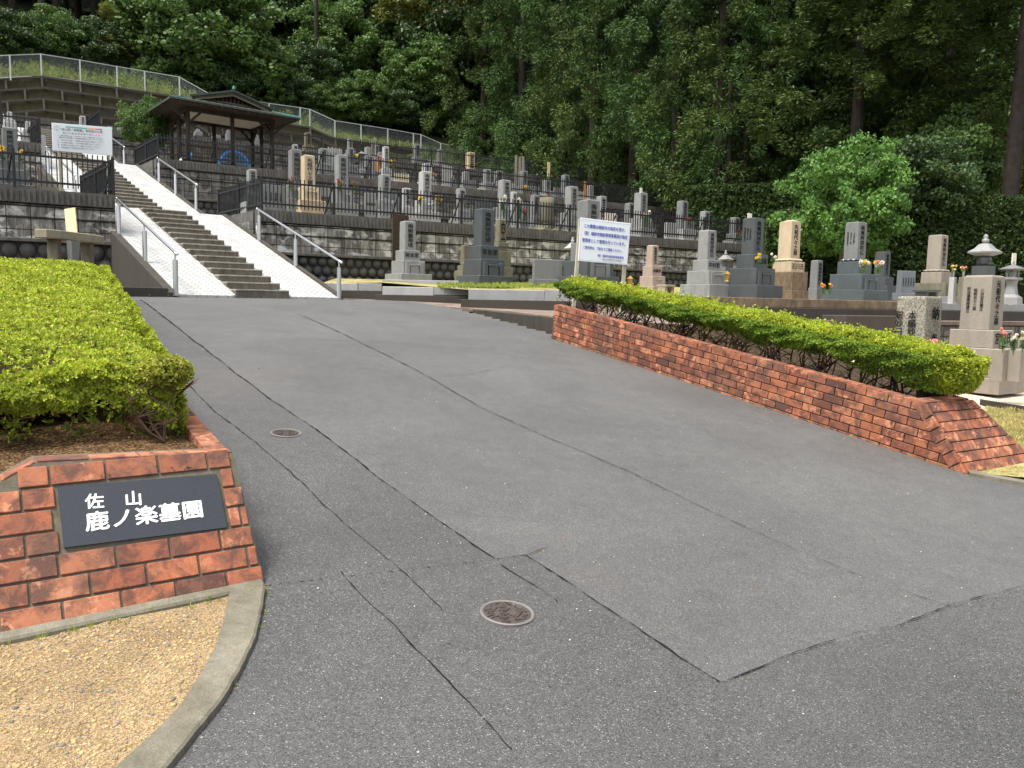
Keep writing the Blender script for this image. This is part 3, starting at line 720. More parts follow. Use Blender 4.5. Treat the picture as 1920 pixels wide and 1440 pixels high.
# older leaves deeper in the crown
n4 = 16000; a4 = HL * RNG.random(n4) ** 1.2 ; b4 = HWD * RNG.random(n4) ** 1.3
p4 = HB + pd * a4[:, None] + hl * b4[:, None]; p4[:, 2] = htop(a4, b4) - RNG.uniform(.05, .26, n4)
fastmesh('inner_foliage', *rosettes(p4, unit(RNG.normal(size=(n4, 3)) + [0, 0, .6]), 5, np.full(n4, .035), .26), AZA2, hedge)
def branchy(m, base, n, h, r, spread, seed=0, twigs=3):
    rs = random.Random(seed)
    for i in range(n):
        a = rs.uniform(0, 2 * PI); p = [np.array(base)]; d = np.array([math.cos(a) * spread, math.sin(a) * spread, 1.0])
        for k in range(4):
            d = d + np.array([rs.gauss(0, .35), rs.gauss(0, .35), rs.gauss(.1, .15)]); d /= np.linalg.norm(d); p.append(p[-1] + d * h / 4)
        m.tube(p, [r, r * .85, r * .7, r * .5, r * .3], 5)
        for q in range(twigs):
            k = rs.randint(1, 3); e = p[k]; dd = np.array([rs.gauss(0, 1), rs.gauss(0, 1), rs.uniform(.2, .9)]); dd /= np.linalg.norm(dd)
            e2 = e + dd * h * .22; e3 = e2 + (dd + np.array([rs.gauss(0, .5), rs.gauss(0, .5), .2])) * h * .14; m.tube([e, e2, e3], [r * .45, r * .3, r * .15], 4)
m = MB()
for i, (a_, b_) in enumerate([(.12, .12), (.2, .75), (.15, 1.35), (.9, .3), (1.0, 1.1), (1.9, .3), (2.9, .4), (.3, 2.1), (4, .4), (5.2, .35), (6.5, .4), (8, .4)]):
    p = hedge_pt(a_, b_); p[2] = float(soilz(p[0], p[1])) - .02; m = MB()
    branchy(m, p, 5, .40, .013, .55, i, 5); m.build('stem', TWIG, hedge)
# core that stops light passing through the depth of the hedge
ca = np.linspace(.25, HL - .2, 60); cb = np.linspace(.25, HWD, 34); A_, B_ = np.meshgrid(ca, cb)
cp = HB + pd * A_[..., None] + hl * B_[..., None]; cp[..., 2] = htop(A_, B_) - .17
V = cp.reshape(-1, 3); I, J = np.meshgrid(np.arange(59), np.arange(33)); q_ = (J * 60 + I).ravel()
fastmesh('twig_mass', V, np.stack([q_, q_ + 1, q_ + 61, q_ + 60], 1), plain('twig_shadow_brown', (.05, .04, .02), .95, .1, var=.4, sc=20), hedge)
# scruffy bush at the near corner of the planter
bush = thing('azalea_bush', 'scruffy half-bare azalea bush at the near right corner of the left planter', 'bush', (0, 0, 0))
bp = PTR + pd * .62 + hl * .26; bz = float(soilz(bp[0], bp[1])); m = MB()
branchy(m, v3(bp - pd * .18, bz), 3, .38, .008, .25, 44, 8); branchy(m, v3(bp, bz), 5, .36, .009, .5, 47, 9); m.build('stem', TWIG, bush)
n5 = 1500; q5 = unit(RNG.normal(size=(n5, 3))) * RNG.random((n5, 1)) ** .4 * [.15, .13, .09] + v3(bp, bz + .36) + np.array([.05, -.05, 0])
fastmesh('foliage', *rosettes(q5, unit(RNG.normal(size=(n5, 3)) * .5 + [0, 0, 1]), 6, np.full(n5, .022), .24), leafmat('dry_azalea_leaf', (.2, .2, .04), (.36, .4, .06), (.4, .2, .1), .3, .6, 9), bush)

# ------------------------------------------------------------------ RIGHT BRICK WALL
def wplane(px, py):
    return on_plane(px, py, WB, we)
TA = wplane(1040, 571); TB = wplane(1737, 757)
dtop = (TA - TB); WTL = np.linalg.norm(dtop); dtop /= WTL; wup = np.cross(we, dtop); wup = wup if wup[2] > 0 else -wup
rw = thing('brick_wall', 'long low red brick wall edging the right side of the sloping road', 'wall')
def wl(a, h, o=0): return TB + dtop * a - wup * h - we * o
BH = .0765; rows = 9; mk = MB(); mo = MB()
SLB = WB.copy()
def endline(h):   # where the sloped end cuts course depth h (distance past TB toward the camera)
    return -h * (np.dot(TB - SLB, wd) * -1) / max(1e-3, np.dot(TB - SLB, wup)) if False else 0
hB = np.dot(TB - SLB, wup); aB = np.dot(SLB - TB, dtop)   # negative a
for r in range(rows):
    a = -1.2 + (r % 2) * .11
    while a < WTL:
        a0, a1 = a + .005, a + .222 - .005; h0, h1 = r * BH + .005, (r + 1) * BH - .005
        lim = aB * (h1 / hB) + .115 if r else .0
        a0c = max(a0, lim)
        if r == 0: a0c = max(a0, 0.0)
        a1 = min(a1, WTL - .004)
        if a1 - a0c > .03:
            c = wl((a0c + a1) / 2, (h0 + h1) / 2, random.uniform(-.002, .002) - .02)
            mk.obox(c, dtop, wup, we, (a1 - a0c) / 2, (h1 - h0) / 2, .03)
        a = a + .222
# raking course down the end
Lr = math.hypot(aB, hB); rk = (-dtop * -aB * 1 - 0) if False else (SLB - TB) / np.linalg.norm(SLB - TB)
rn = np.cross(we, rk); rn = rn if np.dot(rn, dtop) > 0 else -rn
nr = int(Lr / .112)
for i in range(nr + 1):
    c = TB + rk * (i + .5) * .112 + rn * .052 + we * .018; mk.obox(c, rk, rn, we, .0505, .048, .03)
# brick on edge capping
a = .0
while a < WTL - .2:
    c = wl(a + .111, -.0, 0) + we * .055 + wup * -.004; mk.obox(c, dtop, wup, we, .105, .012, .062); a += .222
mo.prism([wl(.06, .006, -.012), wl(WTL, .006, -.012), wl(WTL, .75, -.012), wl(aB * .97 + .05, hB, -.012)], we * .095)
# sloped end face, header bricks
eW = .68; eSp = .42; sO = TB.copy(); mo.prism([TB + we * .01 - rn * -.01, TB + we * eW + rn * .01, SLB + we * (eW + eSp) + rn * .01, SLB + we * .01 + rn * .01], rn * .12)
mo.prism([TB + we * eW + rn * .02, SLB + we * (eW + eSp) + rn * .02, SLB + we * (eW + .1) + dtop * .7, TB + we * (eW - .05) + dtop * .5], (0, 0, -.4))
mo.prism([TB + we * .3 + rn * .02, TB + we * eW + rn * .02, TB + we * eW + dtop * .16, TB + we * .3 + dtop * .16], (0, 0, -.3))
rwN = 7; rr = Lr / 7.0
for i in range(int(Lr / rr)):
    t0_, t1_ = i * rr + .004, (i + 1) * rr - .004
    for j in range(13):
        sh = (i % 2) * .05; u0 = .02 + j * .105 + sh - (sh if j == 0 else 0); u1 = .02 + (j + 1) * .105 + sh - .008
        l0, l1 = eW + eSp * t0_ / Lr, eW + eSp * t1_ / Lr
        if min(l0, l1) - u0 < .02: continue
        F_ = lambda t, u: TB + rk * t + we * u + rn * .015
        mk.prism([F_(t0_, u0), F_(t0_, min(u1, l0)), F_(t1_, min(u1, l1)), F_(t1_, u0)], -rn * .032)
for j in range(6):
    c = TB + we * (.06 + j * .108) + dtop * .07 + wup * .002; mk.obox(c, dtop, we, wup, .065, .049, .012)
mk.build('brickwork', BRICK, rw, bevel=.0025); mo.build('mortar_body', MORTAR, rw)

# right hedge
def rhz(a): return np.interp(a, [0, WTL], [TB[2] + .45, TA[2] + .37])
rh = thing('azalea_hedge', 'long clipped azalea hedge with bare stems behind the right brick wall', 'hedge')
RHL = WTL + .1; w0_, w1_ = .16, .80
def rhp(a, b, z): 
    p = TB[None] + dtop[None] * a[:, None] * [1, 1, 0] + we[None] * b[:, None]; p[:, 2] = z; return p
n = 26000; a = RHL * RNG.random(n) ** 1.15 + .04; b_ = w0_ + (w1_ - w0_) * RNG.random(n)
edge = 1.8 * np.minimum.reduce([b_ - w0_, w1_ - b_, a - .02]); z = rhz(a) - .09 * np.exp(-edge / .08) + .03 * vnoise(a, b_, 3) + .018 * vnoise(a, b_, 9) - .07 * RNG.random(n) ** 2 + .05 * (RNG.random(n) > .985)
A1 = rosettes(rhp(a, b_, z), unit(np.tile([0, 0, 1.], (n, 1)) + RNG.normal(0, .25, (n, 3))), 6, np.interp(a, [0, 6], [.023, .034]), .26)
n = 15000; a = RHL * RNG.random(n) ** 1.1 + .02; dz = RNG.random(n) ** 1.35
thick = np.interp(a, [0, 1.5, 4, 8], [.30, .22, .16, .15]) + .07 * vnoise(a, a * 0, 2.2); o = .06 * np.sin(dz * PI) + .07 * vnoise(a, dz, 2.0) + .05 * RNG.random(n)
A2 = rosettes(rhp(a, w0_ - o + .12 * dz, rhz(a) - .06 - dz * thick), unit(np.tile(-we * .8 + np.array([0, 0, .4]), (n, 1))), 6, np.interp(a, [0, 6], [.022, .03]), .26)
n = 5000; ang = RNG.uniform(-PI / 2, PI / 2, n); dz = RNG.random(n) ** 1.3
rdz = np.sqrt(1 - (dz * .9) ** 2); bb_ = (w0_ + w1_) / 2 + np.sin(ang) * .36 * rdz + RNG.normal(0, .02, n); aa_ = .06 - np.cos(ang) * .16 * rdz + RNG.normal(0, .02, n)
A3 = rosettes(rhp(aa_, bb_, rhz(aa_) - .07 - dz * .31), unit(np.tile(-wd * .8 + np.array([0, 0, .4]), (n, 1))), 6, np.full(n, .023), .26)
fastmesh('foliage', *cat([A1, A3]), AZA, rh)
fastmesh('side_foliage', *A2, leafmat('azalea_side_shade_leaf', (.07, .12, .016), (.17, .27, .028), (.4, .36, .05), .3, .55, 3), rh)  # side leaves coloured darker than the top, standing in for the side's shade
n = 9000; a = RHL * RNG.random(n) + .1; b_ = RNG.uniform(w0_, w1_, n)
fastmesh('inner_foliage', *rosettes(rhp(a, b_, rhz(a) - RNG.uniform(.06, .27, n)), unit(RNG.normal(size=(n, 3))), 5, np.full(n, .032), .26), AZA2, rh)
m = MB()
for i in range(30):
    a_ = .1 + i * RHL / 30; p = TB + dtop * a_ * [1, 1, 0] + we * random.uniform(.3, .6); p[2] = rhz(a_) - .62; m = MB(); branchy(m, p, 4, .5, .013, .8, 100 + i, 5); m.build('stem', TWIG, rh)
# soil of the right bed
m = MB()
m.prism([v3(TB + we * .1 + wd * .12, TB[2] - .17), v3(TA + we * .1, TA[2] - .17), v3(TA + we * 4.3, TA[2] - .4), v3(TB + we * 3.3 + wd * 2.4, TB[2] - .2), v3(TB + we * 2.9 + wd * 1.2, TB[2] - .26), v3(TB + we * 1.0 + wd * .12, TB[2] - .2)], (0, 0, -.8))
struct(m.build('planting_bed', litter('dark_bed_soil', [(0, (.012, .009, .006)), (.5, (.035, .024, .015)), (.85, (.07, .05, .03)), (.97, (.16, .12, .07))], 60, .8, .02)))

# ------------------------------------------------------------------ right foreground ground, kerbs, lower walls of terrace A
def gzr(x, y):  # ground on the right of the brick wall
    a = (x - WB[0]) * wd[0] + (y - WB[1]) * wd[1]; r = (x - WB[0]) * we[0] + (y - WB[1]) * we[1]
    return np.interp(a, [-6, -.5, 1.2, 5, 12], [-.6, .12, .42, .66, .95])
L1 = at(1440, 559, 17.0); L1b = at(1920, 571, 21.2)
l1d = L1b - L1; l1d[2] = 0; l1d /= np.linalg.norm(l1d); l1n = np.array([-l1d[1], l1d[0], 0])
def right_keep(x, y):
    r = (x - WB[0]) * we[0] + (y - WB[1]) * we[1]; a = (x - WB[0]) * wd[0] + (y - WB[1]) * wd[1]
    q = (x - L1[0]) * l1n[0] + (y - L1[1]) * l1n[1]
    return (r > np.interp(a, [0, 1, 3, 12], [1.0, 2.5, 3.7, 4.2])) & (q < .4) & (a > -.2)
sheet('grave_yard_path', 1.5, 26, 2, 24, 120, 110, gzr, PALESAND, right_keep)
# verge of dry grass in the near right corner, with kerbs
kA = gp(1818, 893); kB = gp(1990, 925)
m = MB(); kn = np.array([-(kB - kA)[1], (kB - kA)[0], 0]); kn /= np.linalg.norm(kn)
m.prism([v3(kA, kA[2] + .03), v3(kB, kB[2] + .03), v3(kB + kn * .11, kB[2] + .035), v3(kA + kn * .11, kA[2] + .035)], (0, 0, -.2))
e_ = kB + (kB - kA) * 5; m.prism([v3(kB, kB[2] + .03), v3(e_, e_[2] + .03), v3(e_ + kn * .11, e_[2] + .03), v3(kB + kn * .11, kB[2] + .035)], (0, 0, -.2))
m.build('kerb', CONC)['kind'] = 'structure'
m = MB(); z_ = kA[2]
K2 = on_z(1850, 752, .52); K3 = on_z(2050, 785, .52)
m.prism([v3(K2, .53), v3(K3, .53), v3(K3 + [0, .14, 0], .53), v3(K2 + [0, .14, 0], .53)], (0, 0, -.5)); m.build('kerb', CONCD)['kind'] = 'structure'
m = MB(); vp = [v3(kA + kn * .1, kA[2] + .015), v3(e_ + kn * .1, kA[2] + .02), v3(K3 + [1, 0, 0], .47), v3(K2, .47), v3(TB + we * .85 + dtop * .1, .44), v3(SLB + we * 1.0, SLB[2] + .02)]
m.add(vp, [(0, 1, 5), (1, 2, 5), (2, 3, 5), (3, 4, 5)])
struct(m.build('dry_verge', DRYGRASS))
def tufts(name, pts, L, W, m, n=7, lab=None):
    P = np.array(pts); k = len(P); D = unit(RNG.normal(0, .35, (k * n, 3)) + [0, 0, 1]); Nn = unit(RNG.normal(size=(k * n, 3)))
    o = fastmesh(name, *leaves(np.repeat(P, n, 0) + RNG.normal(0, L * .15, (k * n, 3)) * [1, 1, 0], D, Nn, RNG.uniform(.5, 1.2, k * n) * L, np.full(k * n, W)), m)
    return tag(o, lab, None, None, 'stuff')
DRYG = leafmat('dry_blade', (.3, .27, .1), (.45, .38, .17), (.3, .4, .08), .3, .7, 3)
pts = []
for i in range(900):
    px, py = random.uniform(1850, 1960), random.uniform(768, 830); p = on_z(px, py, .47 - (py - 770) * .0012); pts.append(p)
tufts('dry_grass', pts, .05, .003, DRYG, 5, 'dry yellow grass beside the right brick wall end')

def wall_box(m, A, B, z0, z1, th=.3, inward=None):
    A = np.array(A[:2], float); B = np.array(B[:2], float); d = (B - A) / np.linalg.norm(B - A); n_ = np.array([-d[1], d[0]]) * th
    m.prism([(*A, z0), (*B, z0), (*(B + n_), z0), (*(A + n_), z0)], (0, 0, z1 - z0)); return m
# terrace A, right part: granite kerb over dark courses, then a lower block wall
tw = thing('retaining_wall', 'low stained stone edging wall under the front row of graves on the right', 'wall')
za = L1[2]; LS = L1 - l1d * 3.6; LE = L1 + l1d * 26
m = MB(); wall_box(m, LS + l1d * 0, L1 + l1d * 4.6, za - .19, za, .35); m.build('stained_kerb', MAT['beige_stained'], tw, bevel=.008)
m = MB(); wall_box(m, L1 + l1d * 4.603, LE, za - .19, za, .35); m.build('granite_kerb', MAT['kerbgranite'], tw, bevel=.008)
m = MB(); wall_box(m, LS - l1n * .06, LE - l1n * .06, za - .44, za - .193, .5); m.build('base_course', MAT['base_dark'], tw, bevel=.01)
m = MB(); s2 = l1n * -1.0; wall_box(m, LS + s2 - l1d * 1, LE + s2, 1.27, 1.36, 1.6); m.build('coping', plain('brown_coping', (.13, .105, .085), .9, .2, var=.3), tw, bevel=.008)
m = MB()
for k in range(4): wall_box(m, LS + s2 - l1d * .98 + l1n * (.03 + .012 * (k % 2)), LE + s2 + l1n * (.03 + .012 * (k % 2)), .3 + k * .2425, .3 + (k + 1) * .2425 - .012, .5)
m.build('block_courses', BLOCK2, tw)
m = MB(); c0 = L1 + s2 * 1.25 + l1d * .9; wall_box(m, c0, c0 + l1d * 2.05, .4, 1.47, .6); m.build('buttress', MAT['base_dark'], tw, bevel=.015)
# terrace A ground behind it
m = MB()
back_c = lambda p, q: p + l1n * q
m.prism([v3(back_c(LS, .3), za - .02), v3(back_c(LE, .3), za - .02), v3(back_c(LE, 16), za + .3), v3(back_c(LS, 14), 2.2)], (0, 0, -.6)); struct(m.build('terrace_ground', TERR))

# terrace A, left part: plots with granite kerbs in front of the block wall
Q0 = at(640, 552, 17.25); Q1 = at(1075, 565, 15.9)
def kline(px0, px1, ytop, ybot, d, mat, name, parent, th=.14, ytop1=None, dz=0):
    A = at(px0, ytop, d); B = at(px1, ytop1 or ytop, d - .0); zt = A[2]; zb = at(px0, ybot, d)[2]
    m = MB(); A2 = v3(A); B2 = v3(B); B2[2] = A2[2]
    m.prism([v3(A2, zb), v3(B2, zb), v3(B2 + [0, th, 0], zb), v3(A2 + [0, th, 0], zb)], (0, 0, zt - zb)); return m.build(name, mat, parent, bevel=.008)
pk = thing('plot_kerb', 'pale granite plot kerbs on dark footings along the head of the road', 'kerb')
kline(672, 716, 531, 549, 18.2, MAT['kerbgranite'], 'granite_kerb', pk); kline(596, 671, 530, 553, 18.25, MAT['white'], 'granite_kerb', pk)
kline(716.3, 960, 524, 538, 18.9, MAT['kerbgranite'], 'granite_kerb', pk)
kline(717, 813, 537, 553, 17.4, MAT['white'], 'granite_kerb', pk); kline(813.5, 878, 539, 553, 17.38, MAT['kerbgranite'], 'granite_kerb', pk)
kline(878.5, 1021, 542, 565, 16.3, MAT['kerbgranite'], 'granite_kerb', pk); kline(1021.5, 1074, 543, 567, 16.28, MAT['kerbgranite'], 'granite_kerb', pk)
kline(640, 718, 544, 563, 17.6, MAT['base_dark'], 'footing', pk, .5); kline(703, 880, 552, 572, 17.2, MAT['base_dark'], 'footing', pk, .5)
kline(864, 1080, 561, 592, 16.1, MAT['base_dark'], 'footing', pk, .6)
kline(1078, 1300, 560, 600, 16.3, MAT['base_dark'], 'footing', pk, .6); kline(1255, 1292, 552, 561, 16.6, MAT['white'], 'granite_kerb', pk, .3)
# strip of washed path and the dark blocks that hold it above the road
pA = at(884, 579, 16.2); pB = at(1037, 595, 12.4)
m = MB(); hh = [at(640, 559, 17.4), at(884, 578.5, 15.9), at(960, 584, 14.3), at(1042, 594.5, 12.3), at(1300, 610, 12.9), at(1300, 590, 16.3), at(884, 571, 17.0)]
m.prism([v3(p) for p in hh], (0, 0, -.06)); struct(m.build('side_path', PATH))
rb = thing('retaining_wall', 'short dark block wall wedge between road and path at the brick wall end', 'wall')
A_ = at(886, 580, 15.85); B_ = at(1040, 596, 12.28); nseg = 5
for i in range(nseg):
    a0 = A_ + (B_ - A_) * i / nseg; a1 = A_ + (B_ - A_) * ((i + 1) / nseg - .004); m = MB(); nn_ = np.array([(B_ - A_)[1], -(B_ - A_)[0], 0]); nn_ /= -np.linalg.norm(nn_)
    m.prism([v3(a0), v3(a1), v3(a1 + nn_ * .12), v3(a0 + nn_ * .12)], (0, 0, -.8)); m.build('block', CONCD, rb, bevel=.006)
# sloping ground of terrace A left
wBk = lambda k: BR + T * k
m = MB(); g0 = at(600, 530, 18.3); g1 = at(716, 527, 18.3)
prof = [[at(600, 530, 18.4), at(716, 528, 18.2), at(878, 541.5, 17.0), at(1074, 543.5, 16.5), at(1300, 560, 16.8)],
        [v3(wBk(2.0) - TN * .0, 2.2), v3(wBk(4.3), 2.22), v3(wBk(7), 2.24), v3(wBk(11), 2.26), v3(wBk(17), 2.28)]]
vs = prof[0] + prof[1]
m.add([p - [0, 0, .02] for p in vs], [(0, 1, 6, 5), (1, 2, 7, 6), (2, 3, 8, 7), (3, 4, 9, 8)])
struct(m.build('plot_ground', DRYGRASS))
pts = []
for i in range(700):
    px = random.uniform(820, 1070); d = random.uniform(16.6, 18.6); t = (d - 16.5) / 3; p = at(px, 542 - t * 14, d); pts.append(p)
GRASS = leafmat('green_blade', (.16, .25, .03), (.3, .36, .07), (.5, .45, .2), .35, .6, 2)
tufts('grass', pts, .07, .006, GRASS, 7, 'green and yellow weeds in the grave plots behind the granite kerbs')

# ------------------------------------------------------------------ STAIRS
prof = [(0, 1.63), (7.0, 3.87), (8.3, 3.87), (15.9, 6.3), (17.2, 6.3), (24.4, 8.6), (27, 8.6)]
def sz(t): return float(np.interp(t, [p[0] for p in prof], [p[1] for p in prof]))
stairs = thing('staircase', 'long weathered stone stairway climbing between two white tiled ramps', 'staircase')
flights = [(0, 7.0, 1.63, 3.87, 15), (8.3, 15.9, 3.87, 6.3, 16), (17.2, 24.4, 6.3, 8.6, 15)]
m = MB(); me_ = MB()
def p3(t, w_, z): q = st(t, w_); return (q[0], q[1], z)
for (t0, t1, z0, z1, nst) in flights:
    m = MB(); me_ = MB()
    for i in range(nst):
        a = t0 + (t1 - t0) * i / nst; b = t0 + (t1 - t0) * (i + 1) / nst; za_ = z0 + (z1 - z0) * i / nst; zb_ = z0 + (z1 - z0) * (i + 1) / nst
        m.prism([p3(a, 1.1, za_ - .3), p3(b + .1, 1.1, za_ - .3), p3(b + .1, 2.2, za_ - .3), p3(a, 2.2, za_ - .3)], (0, 0, zb_ - .03 - za_ + .3))
        for k in range(4):
            me_.prism([p3(a - .012, 1.1 + k * .275 + .002, zb_ - .029), p3(b - .013, 1.1 + k * .275 + .002, zb_ - .029), p3(b - .013, 1.1 + (k + 1) * .275 - .002, zb_ - .029), p3(a - .012, 1.1 + (k + 1) * .275 - .002, zb_ - .029)], (0, 0, .029 + random.uniform(-.002, .002)))
    m.build('riser', STEPM, stairs); me_.build('tread', STEPTOP, stairs, bevel=.004)
for k, (w0, w1) in enumerate(((.0, 1.1), (2.2, 3.3))):
    m = MB(); P = [(t, z + .02) for t, z in prof]
    vs = []; 
    for t, z in P: vs += [p3(t, w0, z), p3(t, w1, z), p3(t, w1, z - .8), p3(t, w0, z - .8)]
    fs = []
    for i in range(len(P) - 1):
        for q in range(4): fs.append((4 * i + q, 4 * i + (q + 1) % 4, 4 * i + 4 + (q + 1) % 4, 4 * i + 4 + q))
    fs += [(3, 2, 1, 0), tuple(4 * (len(P) - 1) + q for q in range(4))]
    m.add(vs, fs); m.build('ramp', TILE, stairs)
    # raised edging between ramp and steps
    m = MB(); ww = (1.06, 1.12) if k == 0 else (2.18, 2.24)
    for (ta, za_), (tb, zb_) in zip(prof[:-1], prof[1:]):
        m.prism([p3(ta, ww[0], za_ - .2), p3(tb, ww[0], zb_ - .2), p3(tb, ww[1], zb_ - .2), p3(ta, ww[1], za_ - .2)], (0, 0, .232))
    m.build('ramp_edging', MAT['white'], stairs)
    m = MB(); ww = (-.17, -.003) if k == 0 else (3.303, 3.42)
    for (ta, za_), (tb, zb_) in zip(prof[:-1], prof[1:]):
        tt = min(tb, 4.45 if k else 4.2) if ta == 0 else tb
        if ta > 0 and False: continue
        m.prism([p3(ta, ww[0], za_ - 1.2 if ta else 1.3), p3(tb, ww[0], zb_ - 1.2 if ta else 1.3), p3(tb, ww[1], zb_ - 1.2 if ta else 1.3), p3(ta, ww[1], za_ - 1.2 if ta else 1.3)], (0, 0, 0)) if False else None
        vs = [p3(ta, ww[0], 1.3 if ta == 0 else za_ - 1.5), p3(tb, ww[0], 1.3 if ta == 0 else zb_ - 1.5), p3(tb, ww[0], zb_ + .06), p3(ta, ww[0], za_ + .06)]
        m.prism(vs, (NS[0] * (ww[1] - ww[0]), NS[1] * (ww[1] - ww[0]), 0))
    m.build('side_kerb', CONCD, stairs, bevel=.006)
m = MB(); q = [st(-.02, -.02), st(-.02, -3.2)]
a_ = v3(st(.02, -.17), 0); b_ = at(205, 553, 14.2); 
m.prism([v3(a_, 1.5), v3(b_, 1.5), v3(b_ + [-.05, .15, 0], 1.5), v3(a_ + [-.05, .15, 0], 1.5)], (0, 0, .27)); struct(m.build('kerb', CONCD, bevel=.01))
m = MB(); c_ = v3(BL - T * 9, 0); m.prism([v3(a_ + [-.05, .1, 0], 1.6), v3(BL, 1.6), v3(c_, 1.6), v3(b_ + [-6, -1, 0], 1.6), v3(b_, 1.6)], (0, 0, -.3)); struct(m.build('side_path', PATH))

def handrail(label, w_, ts, hh=.8, ext=(0.0, .0)):
    p0 = st(ts[0], w_); t_ = thing('handrail', label, 'handrail', (p0[0], p0[1], sz(ts[0])), 0, 'steel handrails beside the stairs')
    o = np.array([p0[0], p0[1], sz(ts[0])])
    def L(t, z): q = st(t, w_); return np.array([q[0], q[1], z]) - o
    for t in ts:
        z = sz(t)
        po = MB().tube([L(t, z), L(t, z + .66)], .045, 12).tube([L(t, z + .0), L(t, z + .012)], .062, 12).build('post', STEEL, t_, smooth=False)
        MB().tube([L(t, z + .655), L(t, z + hh - .01)], .016, 8).build('pin', STEEL, po)
    a, b = ts[0] - .12, ts[-1] + .12
    pts = [L(a, sz(ts[0]) + hh - .12 * .32)] + [L(t, sz(t) + hh) for t in ts] + [L(b, sz(ts[-1]) + hh + .12 * .32)]
    MB().tube(pts, .025, 10).build('rail', STEEL, t_, smooth=True)
    for e in (pts[0], pts[-1]): MB().blob(e, .03, .03, .03, 10, 6).build('end_ball', STEEL, t_, smooth=True)
handrail('steel handrail on the left edge of the lowest flight', -.02, (.0, 2.05, 4.15))
handrail('steel handrail on the right edge of the lowest flight', SW + .02, (.0, 2.2, 4.4))
handrail('steel handrail below the pavilion, right edge of the middle flight', SW + .02, (9.3, 11.3, 13.1))
handrail('steel handrail at the right edge of the top flight, near the leafy tree', SW + .02, (17.6, 19.6, 21.6))
handrail('steel handrail seen through the fence behind the left notice board', -.02, (8.8, 10.6, 12.6))
handrail('steel handrail on the left edge of the top flight', -.02, (17.4, 19.5, 21.5))

# ------------------------------------------------------------------ RETAINING WALLS OF THE TERRACES
def block_wall(label, A, dirn, L, z0, z1, ledge, boulders, mat=BLOCK, bsz=.25, side=None, group='block retaining walls of the terraces'):
    A = np.array(A, float); d = np.array(dirn); n_ = np.array([-d[1], d[0]])
    if n_[1] < 0: n_ = -n_
    t_ = thing('retaining_wall', label, 'wall', (A[0], A[1], z0), 0, group)
    O = np.array([A[0], A[1], z0])
    def bx(m, s0, s1, q0, q1, a, b):
        P = [(*(d * s0 + n_ * q0), a - z0), (*(d * s1 + n_ * q0), a - z0), (*(d * s1 + n_ * q1), a - z0), (*(d * s0 + n_ * q1), a - z0)]
        m.prism(P, (0, 0, b - a)); return m
    m = MB(); bx(m, 0, L, .06, .4, ledge if ledge else z0, z1 - .32); m.build('blockwork', mat, t_)
    m = MB()
    zc = z1 - .30
    bx(m, 0, L, .035, .45, zc, z1 - .0); 
    s = 0.02
    while s < L - .1:
        bx(m, s, s + .05, .012, .035, zc + .01, z1 - .03); s += .105
    m.build('fluted_coping', FLUTE, t_)
    m = MB()
    for zz_ in (z1 - .33, z1 - .36, z1 - .60, z1 - .63): bx(m, 0, L, .045, .06, zz_, zz_ + .012)
    m.build('groove_band', plain('dark_groove', (.02, .02, .018), .95, .1) if 'dark_groove' not in bpy.data.materials else bpy.data.materials['dark_groove'], t_)
    if ledge:
        m = MB(); bx(m, 0, L, -.03, .4, ledge - .08, ledge - .003); m.build('ledge', FLUTE, t_, bevel=.01)
        m = MB(); bx(m, 0, L, .13, .4, z0 - .3, ledge - .083); m.build('backing', BOULDER, t_)
        m = MB(); rws = int((ledge - .08 - z0 + .15) / (bsz * 1.05)) + 1
        for r in range(rws):
            k = 0
            while k * bsz * 1.02 + (r % 2) * bsz / 2 < L - .1:
                s = k * bsz * 1.02 + (r % 2) * bsz / 2 + bsz / 2; zz_ = ledge - .08 - bsz * .52 - r * bsz * .98
                if zz_ > z0 - bsz * .6:
                    R_ = np.array([[d[0], n_[0], 0], [d[1], n_[1], 0], [0, 0, 1]])
                    m.blob((*(d * s + n_ * .13), zz_ - z0), bsz * .53 * random.uniform(.94, 1.06), .13 * random.uniform(.8, 1.2), bsz * .53 * random.uniform(.92, 1.06), 8, 6, .03, R_)
                k += 1
        m.build('stone_course', BOULDER, t_, smooth=True)
    return t_
block_wall('tall stained block wall behind the front graves, first terrace right of the stairs', BR, T, 26, 2.0, ZB, 2.82, True)
block_wall('block wall left of the stairs foot with big rounded stones below', BL - T * 12, T, 12, 1.5, ZB, 2.82, True, bsz=.33)
block_wall('stained block wall of the second terrace, below the pavilion', CR, T, 27, ZB - .6, ZC, ZC - 1.25, True, mat=BLOCK2)
block_wall('block wall of the second terrace left of the stairs, behind the left notice board', CL - T * 12, T, 12, ZB - .2, ZC, None, True)
block_wall('block wall of the third terrace beyond the pavilion', DR, T, 26, ZC - .2, ZD, ZD - 1.3, True, mat=BLOCK2)
block_wall('block wall of the third terrace at the far left', DL - T * 12, T, 12, ZC - .2, ZD, None, True, mat=BLOCK2)
ER = BR + TN * 25 + T * -4
block_wall('upper stained wall in front of the brown crib wall', ER - T * 22, T, 46, ZD - .2, ZE - .6, None, True, mat=BLOCK2)
